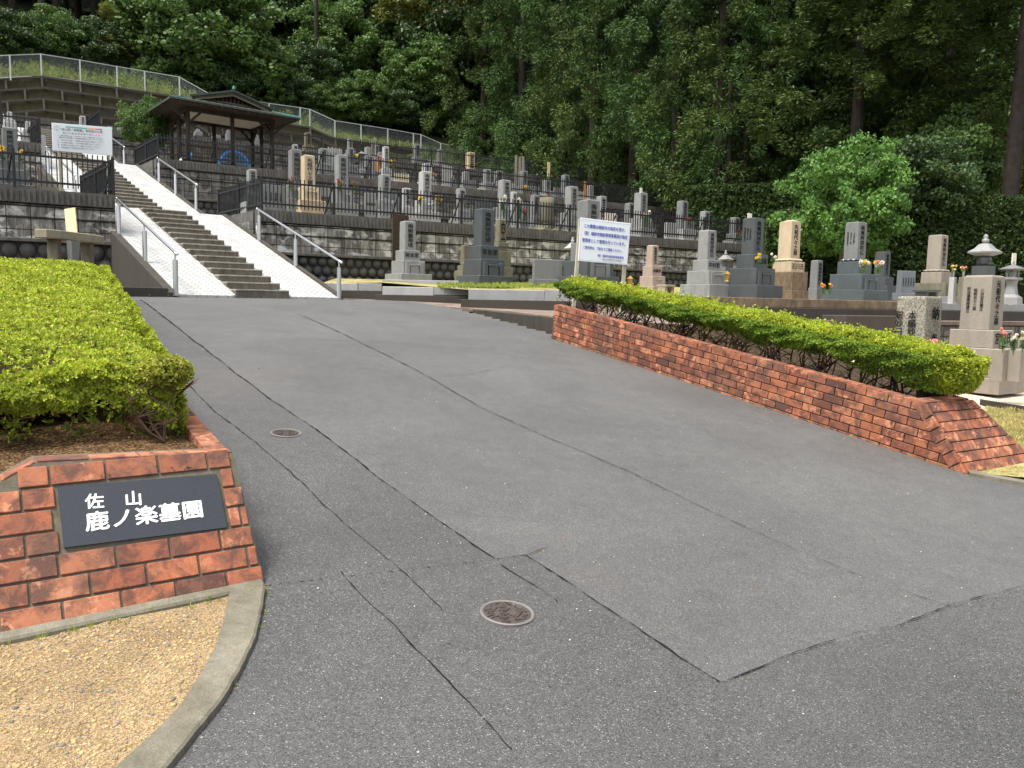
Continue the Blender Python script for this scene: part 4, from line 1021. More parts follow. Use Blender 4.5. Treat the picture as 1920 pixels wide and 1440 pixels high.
# return walls beside the stairs
def side_wall(label, P0, P1, z0, z1, flip):
    d = P1 - P0; L = np.linalg.norm(d); d = d / L
    t_ = thing('retaining_wall', label, 'wall', (P0[0], P0[1], z0), 0, 'return walls beside the stairs'); n_ = NS * (1 if flip else -1)
    m = MB(); m.prism([(0, 0, 0), (*(d * L), 0), (*(d * L + n_ * .35), 0), (*(n_ * .35), 0)], (0, 0, z1 - z0 - .25)); m.build('blockwork', BLOCK2, t_)
    m = MB(); m.prism([(0, 0, z1 - z0 - .247), (*(d * L), z1 - z0 - .247), (*(d * L + n_ * .38), z1 - z0 - .247), (*(n_ * .38), z1 - z0 - .247)], (0, 0, .244)); m.build('coping', FLUTE, t_)
side_wall('return wall on the right of the lowest flight, at the fenced corner', BR + US * .46 + NS * .02, CR - US * .02 + NS * .02, 1.9, ZB - .004, True)
side_wall('return wall on the left of the lowest flight', BL + US * .46 - NS * .02, CL - US * .02 - NS * .02, 1.9, ZB - .004, False)
side_wall('return wall under the pavilion corner beside the middle flight', CR + US * .46 + NS * .02, DR - US * .02 + NS * .02, ZB, ZC - .004, True)
side_wall('return wall on the left of the middle flight', CL + US * .46 - NS * .02, DL - US * .02 - NS * .02, ZB, ZC - .004, False)
side_wall('return wall on the right of the top flight', DR + US * .46 + NS * .02, DR + US * 8 + NS * .02, ZC, ZD - .004, True)
# terrace surfaces
def terr(name, pts, z, m=TERR):
    mb_ = MB(); mb_.prism([(*p[:2], z) for p in pts], (0, 0, -.3)); struct(mb_.build(name, m))
s_ = NS * .3
terr('terrace_ground', [BR + TN * .3 + s_, BR + T * 26 + TN * .3, CR + T * 25.8, CR + s_], ZB - .03)
terr('terrace_ground', [CR + TN * .3 + s_, CR + T * 27 + TN * .3, DR + T * 27, DR + s_], ZC - .03)
terr('terrace_ground', [DR + TN * .3 + s_, DR + T * 26 + TN * .3, DR + T * 26 + TN * 8, DR + TN * 8 - T * 3], ZD - .03)
terr('terrace_ground', [BL + TN * .3 - s_, CL - s_, CL - T * 12, BL - T * 12 + TN * .3], ZB - .03)
terr('terrace_ground', [CL + TN * .3 - s_, DL - s_, DL - T * 12, CL - T * 12 + TN * .3], ZC - .03)
terr('terrace_ground', [DL + TN * .3 - s_, DL + US * 7 - s_, DL + US * 7 - T * 12, DL - T * 12 + TN * .3], ZD - .03)
terr('terrace_ground', [ER - T * 22 + TN * .3, ER + T * 24 + TN * .3, ER + T * 24 + TN * 9, ER - T * 22 + TN * 9], ZE - .63)

# ------------------------------------------------------------------ BLACK PICKET FENCES
def fence(label, A, dirn, L, z, h=.86, pitch=.1, brace=1, group='black picket fences on the terrace edges', spc=1.9, inn=None):
    d = np.array(dirn); A = np.array(A, float); t_ = thing('picket_fence', label, 'fence', (A[0], A[1], z), 0, group)
    n_ = np.array([-d[1], d[0]]); 
    if inn is not None and np.dot(n_, inn) < 0: n_ = -n_
    X = (d[0], d[1], 0); Y = (n_[0], n_[1], 0); Z = (0, 0, 1); m = MB()
    def P(s, q, zz): return (d[0] * s + n_[0] * q, d[1] * s + n_[1] * q, zz)
    m.obox(P(L / 2, 0, .72), X, Y, Z, L / 2, .018, .022); m.obox(P(L / 2, 0, .17), X, Y, Z, L / 2, .018, .022)
    k = 1
    while k * pitch < L: m.obox(P(k * pitch, -.02, .46), X, Y, Z, .0115, .0115, .385); k += 1
    m.build('picket_panel', BLACK, t_)
    k = 0
    while k * spc < L + .05:
        MB().obox(P(min(k * spc, L), .0, .42), X, Y, Z, .028, .028, .42).build('post', BLACK, t_)
        if brace and k: MB().bar(P(k * spc - .03, .03, .74), P(k * spc - .03 + (-.14), .34, .02), .03).build('brace', BLACK, t_)
        k += 1
    return t_
fo = TN * .12
fence('black picket fence on the first terrace edge, right of the stairs', BR + fo + T * .1, T, 24.7, ZB, inn=TN)
fence('black picket fence beside the lowest flight, on the corner of the first terrace', BR + fo + T * .1, US, 3.2, ZB - .02, brace=0, spc=1.6)
fence('black picket fence on the first terrace edge, before the left notice board', BL - T * 9.52 + fo, T, 9.5, ZB, inn=TN)
fence('black picket fence turning up beside the stairs next to the left notice board', BL - T * .02 + fo, US, 3.4, ZB - .02, brace=0, spc=1.7)
fence('black picket fence along the second terrace in front of the pavilion', CR + fo + T * .1, T, 24.7, ZC, inn=TN)
fence('black picket fence at the pavilion corner running up beside the stairs', CR + fo + T * .1, US, 3.0, ZC - .02, brace=0, spc=1.5)
fence('black picket fence on the second terrace at the far left', CL - T * 9.52 + fo, T, 9.5, ZC, inn=TN)
fence('black picket fence turning beside the middle flight on the left', CL - T * .02 + fo, US, 3.0, ZC - .02, brace=0, spc=1.5)
fence('black picket fence along the third terrace behind the pavilion', DR + fo + T * .1, T, 24.7, ZD, inn=TN)
fence('black picket fence at the corner of the third terrace behind the left notice board', DR + fo + T * .1, US, 3.0, ZD - .02, brace=0, spc=1.5)
fence('black picket fence on the third terrace at the far left edge', DL - T * 7.62 + fo, T, 7.6, ZD, inn=TN)
fence('black picket fence turning beside the top flight on the left', DL - T * .02 + fo, US, 3.0, ZD - .02, brace=0, spc=1.5)
fence('black picket fence climbing the wooded right side of the terraces', BR + T * 25.2 + fo, TN, 17.1, ZB + .3, brace=0)

# ------------------------------------------------------------------ CRIB WALL AND WIRE FENCE
top = [((-160, 152), 42), ((-60, 152), 43), ((78, 144), 45), ((345, 184), 49.5), ((390, 212), 50), ((505, 228), 54), ((581, 239), 55.5), ((628, 260), 56), ((720, 273), 58), ((789, 284), 59.5), ((826, 300), 60), ((866, 306), 61)]
TP = [at(*p, d) for p, d in top]
crib = thing('crib_wall', 'brown mossy precast crib retaining wall across the top of the cemetery', 'wall')
fr = MB(); inf = MB()
nb = 8
for i in range(len(TP) - 1):
    A, B = TP[i], TP[i + 1]; d = B - A; dh = np.array([d[0], d[1], 0]); L = np.linalg.norm(dh); dh /= L; n_ = np.array([-dh[1], dh[0], 0]); n_ = n_ if n_[1] > 0 else -n_
    z0 = 9.6
    slope = .28
    inf.prism([A + n_ * .12, B + n_ * .12, v3(B + n_ * .12 - n_ * (B[2] - z0) * slope, z0), v3(A + n_ * .12 - n_ * (A[2] - z0) * slope, z0)], n_ * .5)
    rowh = .62
    for r in range(7):
        za0 = A[2] - r * rowh; zb0 = B[2] - r * rowh
        if za0 < 9.8: continue
        pa = v3(A - n_ * r * rowh * slope, za0); pb = v3(B - n_ * r * rowh * slope, zb0)
        fr.bar(pa, pb, .14, .12)
        nm = max(1, int(L / 1.5))
        for k in range(nm + 1):
            t = (k + (.5 if r % 2 else 0)) / nm
            if t > 1: continue
            p = pa + (pb - pa) * t; fr.bar(p, p - np.array([0, 0, rowh]) - n_ * rowh * slope, .12, .09)
fr.build('crib_frame', CRIB, crib); inf.build('crib_infill', CRIBIN, crib)
mf = thing('wire_fence', 'pale galvanised wire mesh fence along the top of the brown crib wall', 'fence')
posts_px = [(-130, 150, 42.3), (-60, 152, 43), (20, 147, 44), (78, 144, 45), (151, 154, 46.2), (220, 165, 47.4), (272, 173, 48.3), (337, 183, 49.4), (390, 212, 50), (447, 221, 51.8), (505, 229, 54), (563, 236, 55.2), (581, 239, 55.5), (628, 260, 56), (677, 267, 57), (727, 274, 58.2), (775, 282, 59.2), (789, 284, 59.5), (826, 300, 60), (866, 308, 61)]
PP = [at(*p) for p in posts_px]; FHT = 1.2
WIRE = plain('wire_grey', (.3, .33, .33), .5, .4, .5)
wm = MB(); rl = MB()
for p in PP: MB().bar(p + [0, 0, -.1], p + [0, 0, FHT + .02], .07).build('post', WHITEMETAL, mf)
for A, B in zip(PP[:-1], PP[1:]):
    rl.bar(A + [0, 0, FHT], B + [0, 0, FHT], .038); rl.bar(A + [0, 0, .06], B + [0, 0, .06], .035)
    L = np.linalg.norm(B - A); k = int((L + FHT) / .13)
    for sgn in (1, -1):
        for i in range(k):
            s0 = i * .13 - FHT; s1 = s0 + FHT; c0, c1 = max(s0, 0), min(s1, L)
            if c1 - c0 < .02: continue
            h0, h1 = (c0 - s0), (c1 - s0)
            if sgn < 0: h0, h1 = FHT - h0, FHT - h1
            pa = A + (B - A) * c0 / L + [0, 0, h0]; pb = A + (B - A) * c1 / L + [0, 0, h1]
            wm.bar(pa, pb, .007)
rl.build('rail', WHITEMETAL, mf); wm.build('wire_mesh', WIRE, mf)

# ------------------------------------------------------------------ PAVILION
E0 = np.array([-11.16, 26.4]) * 1.055; PX = v2(51); PR = math.radians(39)
pv = thing('pavilion', 'open timber rest pavilion with low hipped gable roof on the second terrace', 'pavilion', (E0[0], E0[1], ZC), PR)
pv.scale = (1.055,) * 3; ez = (8.40 - ZC) / 1.055; rs = .27
ROOFM = plain('weathered_copper_roof', (.055, .064, .05), .6, .35, .2, var=.25, sc=4); VERD = plain('verdigris_edge', (.12, .34, .31), .6, .3, .2, var=.2)
CEIL = plain('white_ceiling_board', (.55, .53, .49), .8, .2, var=.05)
W_, D_ = 4.45, 3.5; xm = W_ / 2
def rz(x): return ez + rs * min(x, W_ - x)
m = MB(); th = (0, 0, -.07)
m.prism([(0, 0, ez), (.85, .8, rz(.85)), (.85, .5, rz(.85)), (xm, .42, rz(xm)), (xm, D_ - .42, rz(xm)), (.85, D_ - .5, rz(.85)), (.85, D_ - .8, rz(.85)), (0, D_, ez)], th)
m.prism([(W_, 0, ez), (W_ - .85, .8, rz(.85)), (W_ - .85, .5, rz(.85)), (xm + .002, .42, rz(xm)), (xm + .002, D_ - .42, rz(xm)), (W_ - .85, D_ - .5, rz(.85)), (W_ - .85, D_ - .8, rz(.85)), (W_, D_, ez)], th)
m.prism([(.02, 0, ez - .003), (W_ - .02, 0, ez - .003), (W_ - .86, .8, rz(.85) - .003), (.86, .8, rz(.85) - .003)], (0, 0, -.062))
m.prism([(.02, D_, ez - .003), (W_ - .02, D_, ez - .003), (W_ - .86, D_ - .8, rz(.85) - .003), (.86, D_ - .8, rz(.85) - .003)], (0, 0, -.062))
# standing seams
for i in range(1, 18):
    x = W_ * i / 18; y1 = min(.78, x * .94, (W_ - x) * .94)
    if y1 > .1: m.bar((x, 0.0, ez + .008), (x, y1, ez + .008 + (rz(.85) - ez) * y1 / .8), .02, .02)
roof = m.build('roof', ROOFM, pv)
m = MB(); m.bar((xm, .4, rz(xm) + .03), (xm, D_ - .4, rz(xm) + .03), .09, .08); m.bar((.78, .47, rz(.85) + .0), (xm, .40, rz(xm) + .012), .05, .06); m.bar((W_ - .78, .47, rz(.85) + .0), (xm, .40, rz(xm) + .012), .05, .06)
m.build('ridge_cap', ROOFM, roof)
m = MB(); m.lathe([(.03, 0), (.055, .03), (.04, .07), (.06, .09), (.0, .12)], 8, (xm, .42, rz(xm) + .06)); m.bar((0, 0, ez + .012), (.7, .66, rz(.7) + .012), .035, .02); m.bar((W_, 0, ez + .012), (W_ - .8, .75, rz(.8) + .012), .05, .02); m.bar((0, 0.02, ez + .006), (.55, .02, ez + .006), .03, .02); m.bar((W_ - .7, 0.02, ez + .006), (W_, .02, ez + .006), .05, .03); m.build('verdigris_trim', VERD, roof)
m = MB(); gy = .78
m.prism([(.9, gy, rz(.85) - .02), (W_ - .9, gy, rz(.85) - .02), (xm, gy, rz(xm) - .06)], (0, .06, 0)); m.build('gable_panel', plain('dark_gable', (.03, .024, .018), .9), roof)
m = MB()
for i in range(15):
    x = 1.25 + (W_ - 2.5) * i / 14; m.bar((x, gy - .03, rz(.85) + .01), (x, gy - .03, rz(x) - .1), .035, .03)
m.bar((1.0, gy - .035, rz(.85) + .02), (W_ - 1.0, gy - .035, rz(.85) + .02), .05)
m.bar((.95, .52, rz(.95) - .09), (xm, .5, rz(xm) - .1), .035, .09); m.bar((W_ - .95, .52, rz(.95) - .09), (xm, .5, rz(xm) - .1), .035, .09)
m.build('gable_lattice', plain('pale_timber_lattice', (.17, .14, .1), .85), roof)
m = MB()   # rafters along the eaves
for i in range(20):
    x = .1 + (W_ - .2) * i / 19; m.bar((x, .03, ez - .09), (x, .72, ez - .02), .045, .05); m.bar((x, D_ - .03, ez - .09), (x, D_ - .72, ez - .02), .045, .05)
for i in range(15):
    y = .1 + (D_ - .2) * i / 14; m.bar((.03, y, ez - .09), (.72, y, ez - .02), .045, .05); m.bar((W_ - .03, y, ez - .09), (W_ - .72, y, ez - .02), .045, .05)
m.build('rafter', WOOD, roof)
pp = [(.78, .78), (2.28, .78), (3.7, .78), (.78, 1.75), (.78, 2.65), (2.28, 2.65), (3.7, 2.65), (3.7, 1.75)]
for (x, y) in pp: MB().tube([(x, y, -.02), (x, y, ez - .12)], .07, 12).build('post', WOOD, pv, smooth=True)
m = MB(); zb = ez - .14
for a_, b_ in (((.7, .78), (3.8, .78)), ((.7, 2.65), (3.8, 2.65)), ((.78, .7), (.78, 2.75)), ((3.7, .7), (3.7, 2.75))): m.bar((*a_, zb), (*b_, zb + .0), .09, .15)
for (x, y), (dx, dy) in (((.78, .78), (1, 0)), ((3.7, .78), (-1, 0)), ((.78, .78), (0, 1)), ((.78, 2.65), (1, 0)), ((3.7, 2.65), (-1, 0)), ((.78, 2.65), (0, -1)), ((3.7, .78), (0, 1)), ((3.7, 2.65), (0, -1)), ((.78, .78), (-1, -.0)), ((3.7, .78), (1, 0))):
    m.bar((x, y, ez - .62), (x + dx * .48, y + dy * .48, ez - .16), .07, .07)
m.build('beam', WOOD, pv)
m = MB(); m.box(.85, 3.63, .85, 2.58, ez - .13, ez - .11); m.build('ceiling', CEIL, pv)
m = MB(); m.box(.06, W_ - .06, .06, D_ - .06, ez - .085, ez - .072); m.build('soffit', WOOD, pv)
def lattice(m, x0, x1, y, z0, z1, st_=.075):
    x = x0
    while x <= x1: m.box(x - .012, x + .012, y - .01, y + .01, z0, z1); x += st_
    z = z0
    while z <= z1: m.box(x0, x1, y - .022, y - .01, z - .01, z + .01); z += st_ * 1.3
m = MB(); lattice(m, .86, 3.62, 2.6, .05, 1.0); m.bar((.8, 2.6, 1.03), (3.7, 2.6, 1.03), .07, .05)
m.build('lattice_rail', plain('brown_lattice', (.2, .16, .125), .85), pv)
m = MB(); m.box(1.0, 3.5, 2.2, 2.5, .38, .43); m.box(1.1, 1.2, 2.25, 2.45, 0, .38); m.box(3.3, 3.4, 2.25, 2.45, 0, .38); m.box(2.2, 2.3, 2.25, 2.45, 0, .38); m.build('bench', WOOD, pv)
m = MB(); m.box(.62, W_ - .55, .66, D_ - .3, -.02, .012); m.build('floor_slab', CONC, pv)
# blue hoop rack under the roof
bpos = E0 + PX * 2.6 + v2(-39) * 1.2
bh = thing('hoop_rack', 'bright blue half-round hoop rack standing in the pavilion', 'rack', (bpos[0], bpos[1], ZC + .02), PR); bh.scale = (1, 1, 1.18)
BLUE = plain('bright_blue_plastic', (.09, .36, .78), .4, .4, var=.06); rr_ = .6
MB().tube([(rr_ * math.cos(a), 0, rr_ * math.sin(a) * 1.02) for a in np.linspace(0, PI, 25)], .05, 8).build('hoop', BLUE, bh, smooth=True)
m = MB()
for k in range(-5, 6):
    x = k * .1; z = math.sqrt(max(.3 - x * x, .01)); m.tube([(x, .0, 0), (x, .0, z)], .008, 5)
for z in (.12, .24, .36, .48): x = math.sqrt(.33 - z * z); m.tube([(-x, 0, z), (x, 0, z)], .008, 5)
m.build('grid', BLUE, bh)
m = MB(); m.box(-.5, -.02, .05, .3, 0, .13); m.build('tray', plain('cream_tray', (.6, .57, .45), .6), bh, bevel=.01)
bb2 = E0 + PX * .98 + v2(-39) * 1.3
bs = thing('dustpan', 'small blue tool and white jug by the left pavilion posts', 'tool', (bb2[0], bb2[1], ZC), PR)
MB().bar((0, 0, 0), (.1, 0, .52), .05, .03).build('handle', BLUE, bs); MB().lathe([(.05, 0), (.06, .02), (.06, .2), (.03, .26), (.03, .3)], 12, (-.28, 0, 0)).build('jug', WHITE, bs)

# ------------------------------------------------------------------ NOTICE BOARDS
POSTW = plain('pale_weathered_post', (.42, .39, .29), .8, .2, var=.2, sc=14)
def board(label, corners, posts, thick, lines, mat=WHITE, border=None):
    c = [np.array(p) for p in corners]   # TL TR BR BL
    t_ = thing('notice_board', label, 'sign'); x = c[1] - c[0]; L = np.linalg.norm(x); x = x / L; up_v = c[0] - c[3]; H = np.linalg.norm(up_v); up_v /= H; n_ = np.cross(x, up_v); n_ = n_ if n_[1] < 0 else -n_
    m = MB(); m.prism(c, -n_ * thick); pan = m.build('panel', mat, t_, bevel=.003)
    if border:
        m = MB(); O = c[3]
        for (u0, u1, v0, v1) in ((.02, .98, .03, .033), (.02, .98, .967, .97), (.02, .0215, .03, .97), (.9785, .98, .03, .97)):
            p = [O + x * L * u + up_v * H * v + n_ * .001 for u, v in ((u0, v0), (u1, v0), (u1, v1), (u0, v1))]; m.prism(p, n_ * .001)
        m.build('border_line', border, pan)
    for (s, u, v, h, wfrac, mt, al, bo) in lines:
        o = text_obj(s, 1, mt, 'lettering', pan, align=al, bold=bo, depth=.001)
        V = np.empty(len(o.data.vertices) * 3, np.float32); o.data.vertices.foreach_get('co', V); wN = V[0::3].max() - V[0::3].min()
        sx = wfrac * L / wN; o.matrix_local = frame_matrix(c[3] + x * L * u + up_v * H * v + n_ * .003, x, up_v) @ Matrix.Diagonal((sx, h * H, 1, 1))
    for (a, b, w_) in posts:
        m = MB(); m.bar(np.array(a), np.array(b), w_, w_ * .7, up=n_); m.build('post', POSTW, t_)
    return t_, pan, c, x, up_v, n_, L, H
INKB = plain('blue_ink', (.09, .12, .42), .6, .2); INKG = plain('grey_ink', (.2, .22, .27), .6, .2)
d1, d2 = 12.75, 13.05
co_ = [at(1089, 408, d1), at(1183, 419, d2), at(1176, 497, d2), at(1084, 489, d1)]
b0 = at(1089, 410, d1) + [0, .03, 0]; b1 = at(1076, 572, d1) + [0, .03, 0]; c0_ = at(1176, 430, d2) + [0, .035, 0]; c1_ = at(1167, 560, d2) + [0, .035, 0]
board('white notice board with blue writing on two pale posts above the right hedge', co_, [(b1 - (b0 - b1) * .1, b0, .055), (c1_ - (c0_ - c1_) * .3, c0_, .055)], .02, [
    ('この霊園は越前市の指定を受け、', .5, .82, .095, .82, INKB, 'CENTER', .012), ('（財）越前市施設管理事業団が指定', .5, .655, .095, .86, INKB, 'CENTER', .012),
    ('管理者として管理を行っています。', .5, .49, .095, .86, INKB, 'CENTER', .012), ('ご意見等は、下記までご連絡ください。', .48, .325, .075, .78, INKB, 'CENTER', .005),
    ('（財）越前市施設管理事業団', .62, .17, .065, .52, INKB, 'CENTER', .004), ('TEL.0778-22-0700', .66, .09, .055, .4, INKG, 'CENTER', 0)], border=INKG)
d1, d2 = 18.0, 18.75
co_ = [at(97, 230, d1), at(210, 239, d2), at(211, 292, d2), at(99, 282, d1)]
TEAL = plain('teal_stripe', (.08, .55, .42), .6); ORNG = plain('orange_stripe', (.8, .42, .2), .6); PINKS = plain('pink_stripe', (.75, .12, .25), .6); GRN = plain('pale_green_ink', (.45, .6, .48), .6)
INK2 = plain('faded_ink', (.28, .28, .33), .6, .2)
tb, pan, c, x, upv, nn_, L, H = board('wide white notice board with teal and pink stripe by the stairs, left side', co_,
    [(at(112, 364, 18.1) + [0, .08, 0], at(107, 262, 18.1) + [0, .08, 0], .06), (at(201, 372, 18.7) + [0, .08, 0], at(199, 262, 18.7) + [0, .08, 0], .06)], .03, [
    ('「佐山鹿ノ楽墓園」使用者の心得', .47, .79, .10, .70, INK2, 'CENTER', .014), ('故人の安らぎを守りましょう', .48, .665, .07, .62, INK2, 'CENTER', .004),
    ('一　墓地の使用にあたっては次のことを守り、清潔に保ってください。', .47, .56, .055, .76, INK2, 'CENTER', 0), ('供物や花などは持ち帰り、他の使用者の迷惑にならないようにしてください。', .48, .49, .055, .74, INK2, 'CENTER', 0),
    ('二　水は大切に使い、使用後は蛇口を必ず閉めてください。', .47, .40, .055, .78, INK2, 'CENTER', 0), ('三　火の始末に注意し、ゴミは所定の場所へ出してください。', .45, .31, .055, .72, INK2, 'CENTER', 0),
    ('四　車の乗り入れは禁止します。通路をふさがないでください。', .44, .22, .055, .7, INK2, 'CENTER', 0), ('五　住所変更などは市役所まで届け出てください。', .4, .13, .055, .62, INK2, 'CENTER', 0)])
for (u0, u1, mt) in ((.22, .58, TEAL), (.582, .72, ORNG), (.722, .83, PINKS)):
    m = MB(); O = c[3]; m.prism([O + x * L * u + upv * H * v + nn_ * .001 for u, v in ((u0, .865), (u1, .865), (u1, .915), (u0, .915))], nn_ * .002); m.build('stripe', mt, pan)
m = MB(); O = c[3] + x * L * .07 + upv * H * .84; m.tube([O + nn_ * .003 + x * .05 * math.cos(a) * 1.0 + upv * .05 * math.sin(a) for a in np.linspace(0, 2 * PI, 20)], .004, 4); m.bar(O + nn_ * .003 - upv * .04, O + nn_ * .003 + upv * .04, .006); m.build('emblem', GRN, pan)

# ------------------------------------------------------------------ concrete shelf with leaning plank (left)
cs = thing('concrete_table', 'weathered concrete table against the left block wall, above the hedge', 'table')
A_ = at(97, 437, 14.6); B_ = at(195, 435, 16.1); d_ = (B_ - A_); d_[2] = 0; Ld = np.linalg.norm(d_); d_ /= Ld; nb_ = np.array([-d_[1], d_[0], 0]); zt = at(120, 433, 15)[2]
m = MB(); m.prism([v3(A_ + nb_ * .1, zt), v3(A_ + d_ * .25, zt), v3(B_, zt), v3(B_ + nb_ * .35, zt), v3(A_ + nb_ * .35, zt)], (0, 0, -.16)); m.build('slab', granite('lichened_slab', (.27, .24, .17), .35, .95, (.1, .09, .05)), cs, bevel=.012)
for s in (.32, Ld - .25):
    m = MB(); p = A_ + d_ * s + nb_ * .25; m.obox(v3(p - nb_ * .05, (zt - .16 + 1.5) / 2), d_, nb_, (0, 0, 1), .06, .1, (zt - .165 - 1.5) / 2); m.build('leg', CONC, cs)
pl = thing('plank', 'bare wooden plank leaning upright behind the concrete table', 'plank')
a0 = at(137, 450, 15.6); a1 = at(131, 391, 15.9); MB().bar(a0 + [0, 0, -.1], a1, .2, .03, up=(.2, -1, 0)).build('board', WOODL, pl, bevel=.004)
ch = thing('stone_post', 'tapered grey stone post under the concrete table', 'post'); a0 = at(143, 540, 15.0); a1 = at(142, 452, 15.0)
m = MB(); m.add([a1 + d_ * s * .12 + nb_ * q for s, q in ((-1, 0), (1, 0), (1, .1), (-1, .1))] + [a0 + d_ * s * .05 + nb_ * q for s, q in ((-1, 0), (1, 0), (1, .1), (-1, .1))], [(0, 1, 2, 3), (7, 6, 5, 4), (0, 4, 5, 1), (1, 5, 6, 2), (2, 6, 7, 3), (3, 7, 4, 0)]); m.build('shaft', MAT['grey2'], ch)

# ------------------------------------------------------------------ GRAVES
TR = math.radians(35)     # graves face the lower right
tx = np.array([math.cos(TR), math.sin(TR)]); ty = np.array([-math.sin(TR), math.cos(TR)])
def facew(px):
    r = ray(px, 500); v = np.array([r[0], r[1]]); v /= np.linalg.norm(v)
    return abs(tx[0] * v[1] - tx[1] * v[0]) + abs(ty[0] * v[1] - ty[1] * v[0])
NAMU = '南無阿弥陀仏'
def grave(label, px, ytop, pw, d, zb, mat='grey', yp=None, text=NAMU, tiers=((1.45, .22), (2.0, .24), (2.7, .12)), style='std', fam=None, vases=True, rot=None, cat_='gravestone', group=None, tcol=ENGR, tmats=None, lotus=False, round_top=False, sidetext=False, hp=None):
    """px: middle of the pillar; ytop/yp: its top/bottom in the plan view; zb: ground level"""
    pt = at(px, ytop, d); fw = facew(px); Wp = pw * d / FPX / fw; H = pt[2] - zb
    rz_ = TR if rot is None else rot
    g = thing('gravestone', label, cat_, (pt[0], pt[1], zb), rz_, group)
    if yp: hb = at(px, yp, d)[2] - zb
    else: hb = H * .47
    if hp: hb = H - hp
    tot = sum(t[1] for t in tiers); z = -.12; out = []
    mats = tmats or [mat] * len(tiers)
    zt = hb - (0.07 if lotus else 0)
    for i in range(len(tiers) - 1, -1, -1):
        wf, hf = tiers[i]; hgt = hf / tot * zt; z1 = (z if z > 0 else 0) + hgt; hw = Wp * wf / 2; dp = hw * 1.05
        m = MB(); m.box(-hw, hw, -dp * (1.0 if i == 0 else 1.12), dp * .9, z, z1 - .0); m.build('base_tier', MAT[mats[i]], g, bevel=.008); z = z1
        out.append((hw, dp, z1))
    if lotus:
        m = MB(); m.lathe([(Wp * .52, z), (Wp * .72, z + .02), (Wp * .76, z + .045), (Wp * .66, z + .07), (Wp * .5, z + .072)], 24, (0, 0, 0), sq=.7)
        for k in range(12):
            a = 2 * PI * k / 12; q = min(1 / abs(math.cos(a) + 1e-6), 1 / abs(math.sin(a) + 1e-6), 1.3); m.blob((Wp * .62 * q * math.cos(a), Wp * .62 * q * math.sin(a), z + .035), .06, .06, .035, 6, 4)
        m.build('lotus_base', MAT[mats[0]], g, smooth=False); z += .07
    h = Wp / 2
    m = MB()
    if style == 'rough':
        m.box(-h, h, -h * .9, h * .9, z, H, .012, .012)
    else:
        m.box(-h, h, -h, h, z, H - .02, .006, .006); 
        if round_top: m.add([(-h + .006, -h + .006, H - .019), (h - .006, -h + .006, H - .019), (h - .006, h - .006, H - .019), (-h + .006, h - .006, H - .019), (0, -h * .4, H + .03), (0, h * .4, H + .03)], [(0, 1, 4), (1, 2, 5, 4), (2, 3, 5), (3, 0, 4, 5)])
        else: m.box(-h + .006, h - .006, -h + .006, h - .006, H - .019, H, .03, .03)
    pil = m.build('pillar', MAT[mat], g, bevel=.006 if style != 'rough' else .02)
    ph = H - z
    if text:
        nch = len(text); sz_ = min(Wp * .62, ph * .86 / nch)
        o = text_obj(text, sz_, tcol, 'inscription', pil, vertical=True, bold=.006, spacing=1.0)
        V = np.empty(len(o.data.vertices) * 3, np.float32); o.data.vertices.foreach_get('co', V); hN = V[1::3].max() - V[1::3].min(); cy = (V[1::3].max() + V[1::3].min()) / 2
        sy = ph * .8 / hN; o.matrix_local = Matrix.Translation((0, -h - .001, z + ph * .5)) @ Matrix.Rotation(PI / 2, 4, 'X') @ Matrix.Diagonal((min(1.3, Wp * .62 / sz_) if sz_ < Wp * .6 else 1, sy, 1, 1)) @ Matrix.Translation((0, -cy, 0))
    if sidetext:
        for k, col in enumerate(('妙法蓮華経建立', '昭和五十二年', '八月吉日建之')):
            o = text_obj(col, Wp * .13, tcol, 'inscription', pil, vertical=True); o.matrix_local = Matrix.Translation((-h - .001, h * (.5 - .45 * k), z + ph * .55)) @ Matrix.Rotation(-PI / 2, 4, 'Z') @ Matrix.Rotation(PI / 2, 4, 'X')
    hw, dp, z1 = out[-1]
    if fam:
        o = text_obj(fam, min(.17, Wp * .42), tcol, 'inscription', g, bold=.01); o.matrix_local = Matrix.Translation((0, -dp - .002, (out[-2][2] + z1) / 2 if len(out) > 1 else z1 * .6)) @ Matrix.Rotation(PI / 2, 4, 'X')
    if vases and len(out) > 1:
        hw2, dp2, z2 = out[-2] if len(out) > 2 else out[0]; zb0 = out[0][2]
        yv = -out[0][1] * 1.12 + .1
        for s in (-1, 1):
            m = MB(); m.box(s * Wp * .62 - .06, s * Wp * .62 + .06, yv - .0, yv + .1, zb0 - .002, zb0 + min(.3, H * .2), .006, .006); m.build('flower_stand', MAT[mats[0]], g, bevel=.005)
        m = MB(); m.box(-Wp * .36, Wp * .36, yv, yv + .12, zb0 - .002, zb0 + min(.22, H * .14)); m.box(-Wp * .42, Wp * .42, yv - .01, yv + .13, zb0 + min(.22, H * .14), zb0 + min(.25, H * .16)); m.build('incense_box', MAT[mats[0]], g, bevel=.005)
    g['_i'] = 1; del g['_i']
    return g, Wp, H, out

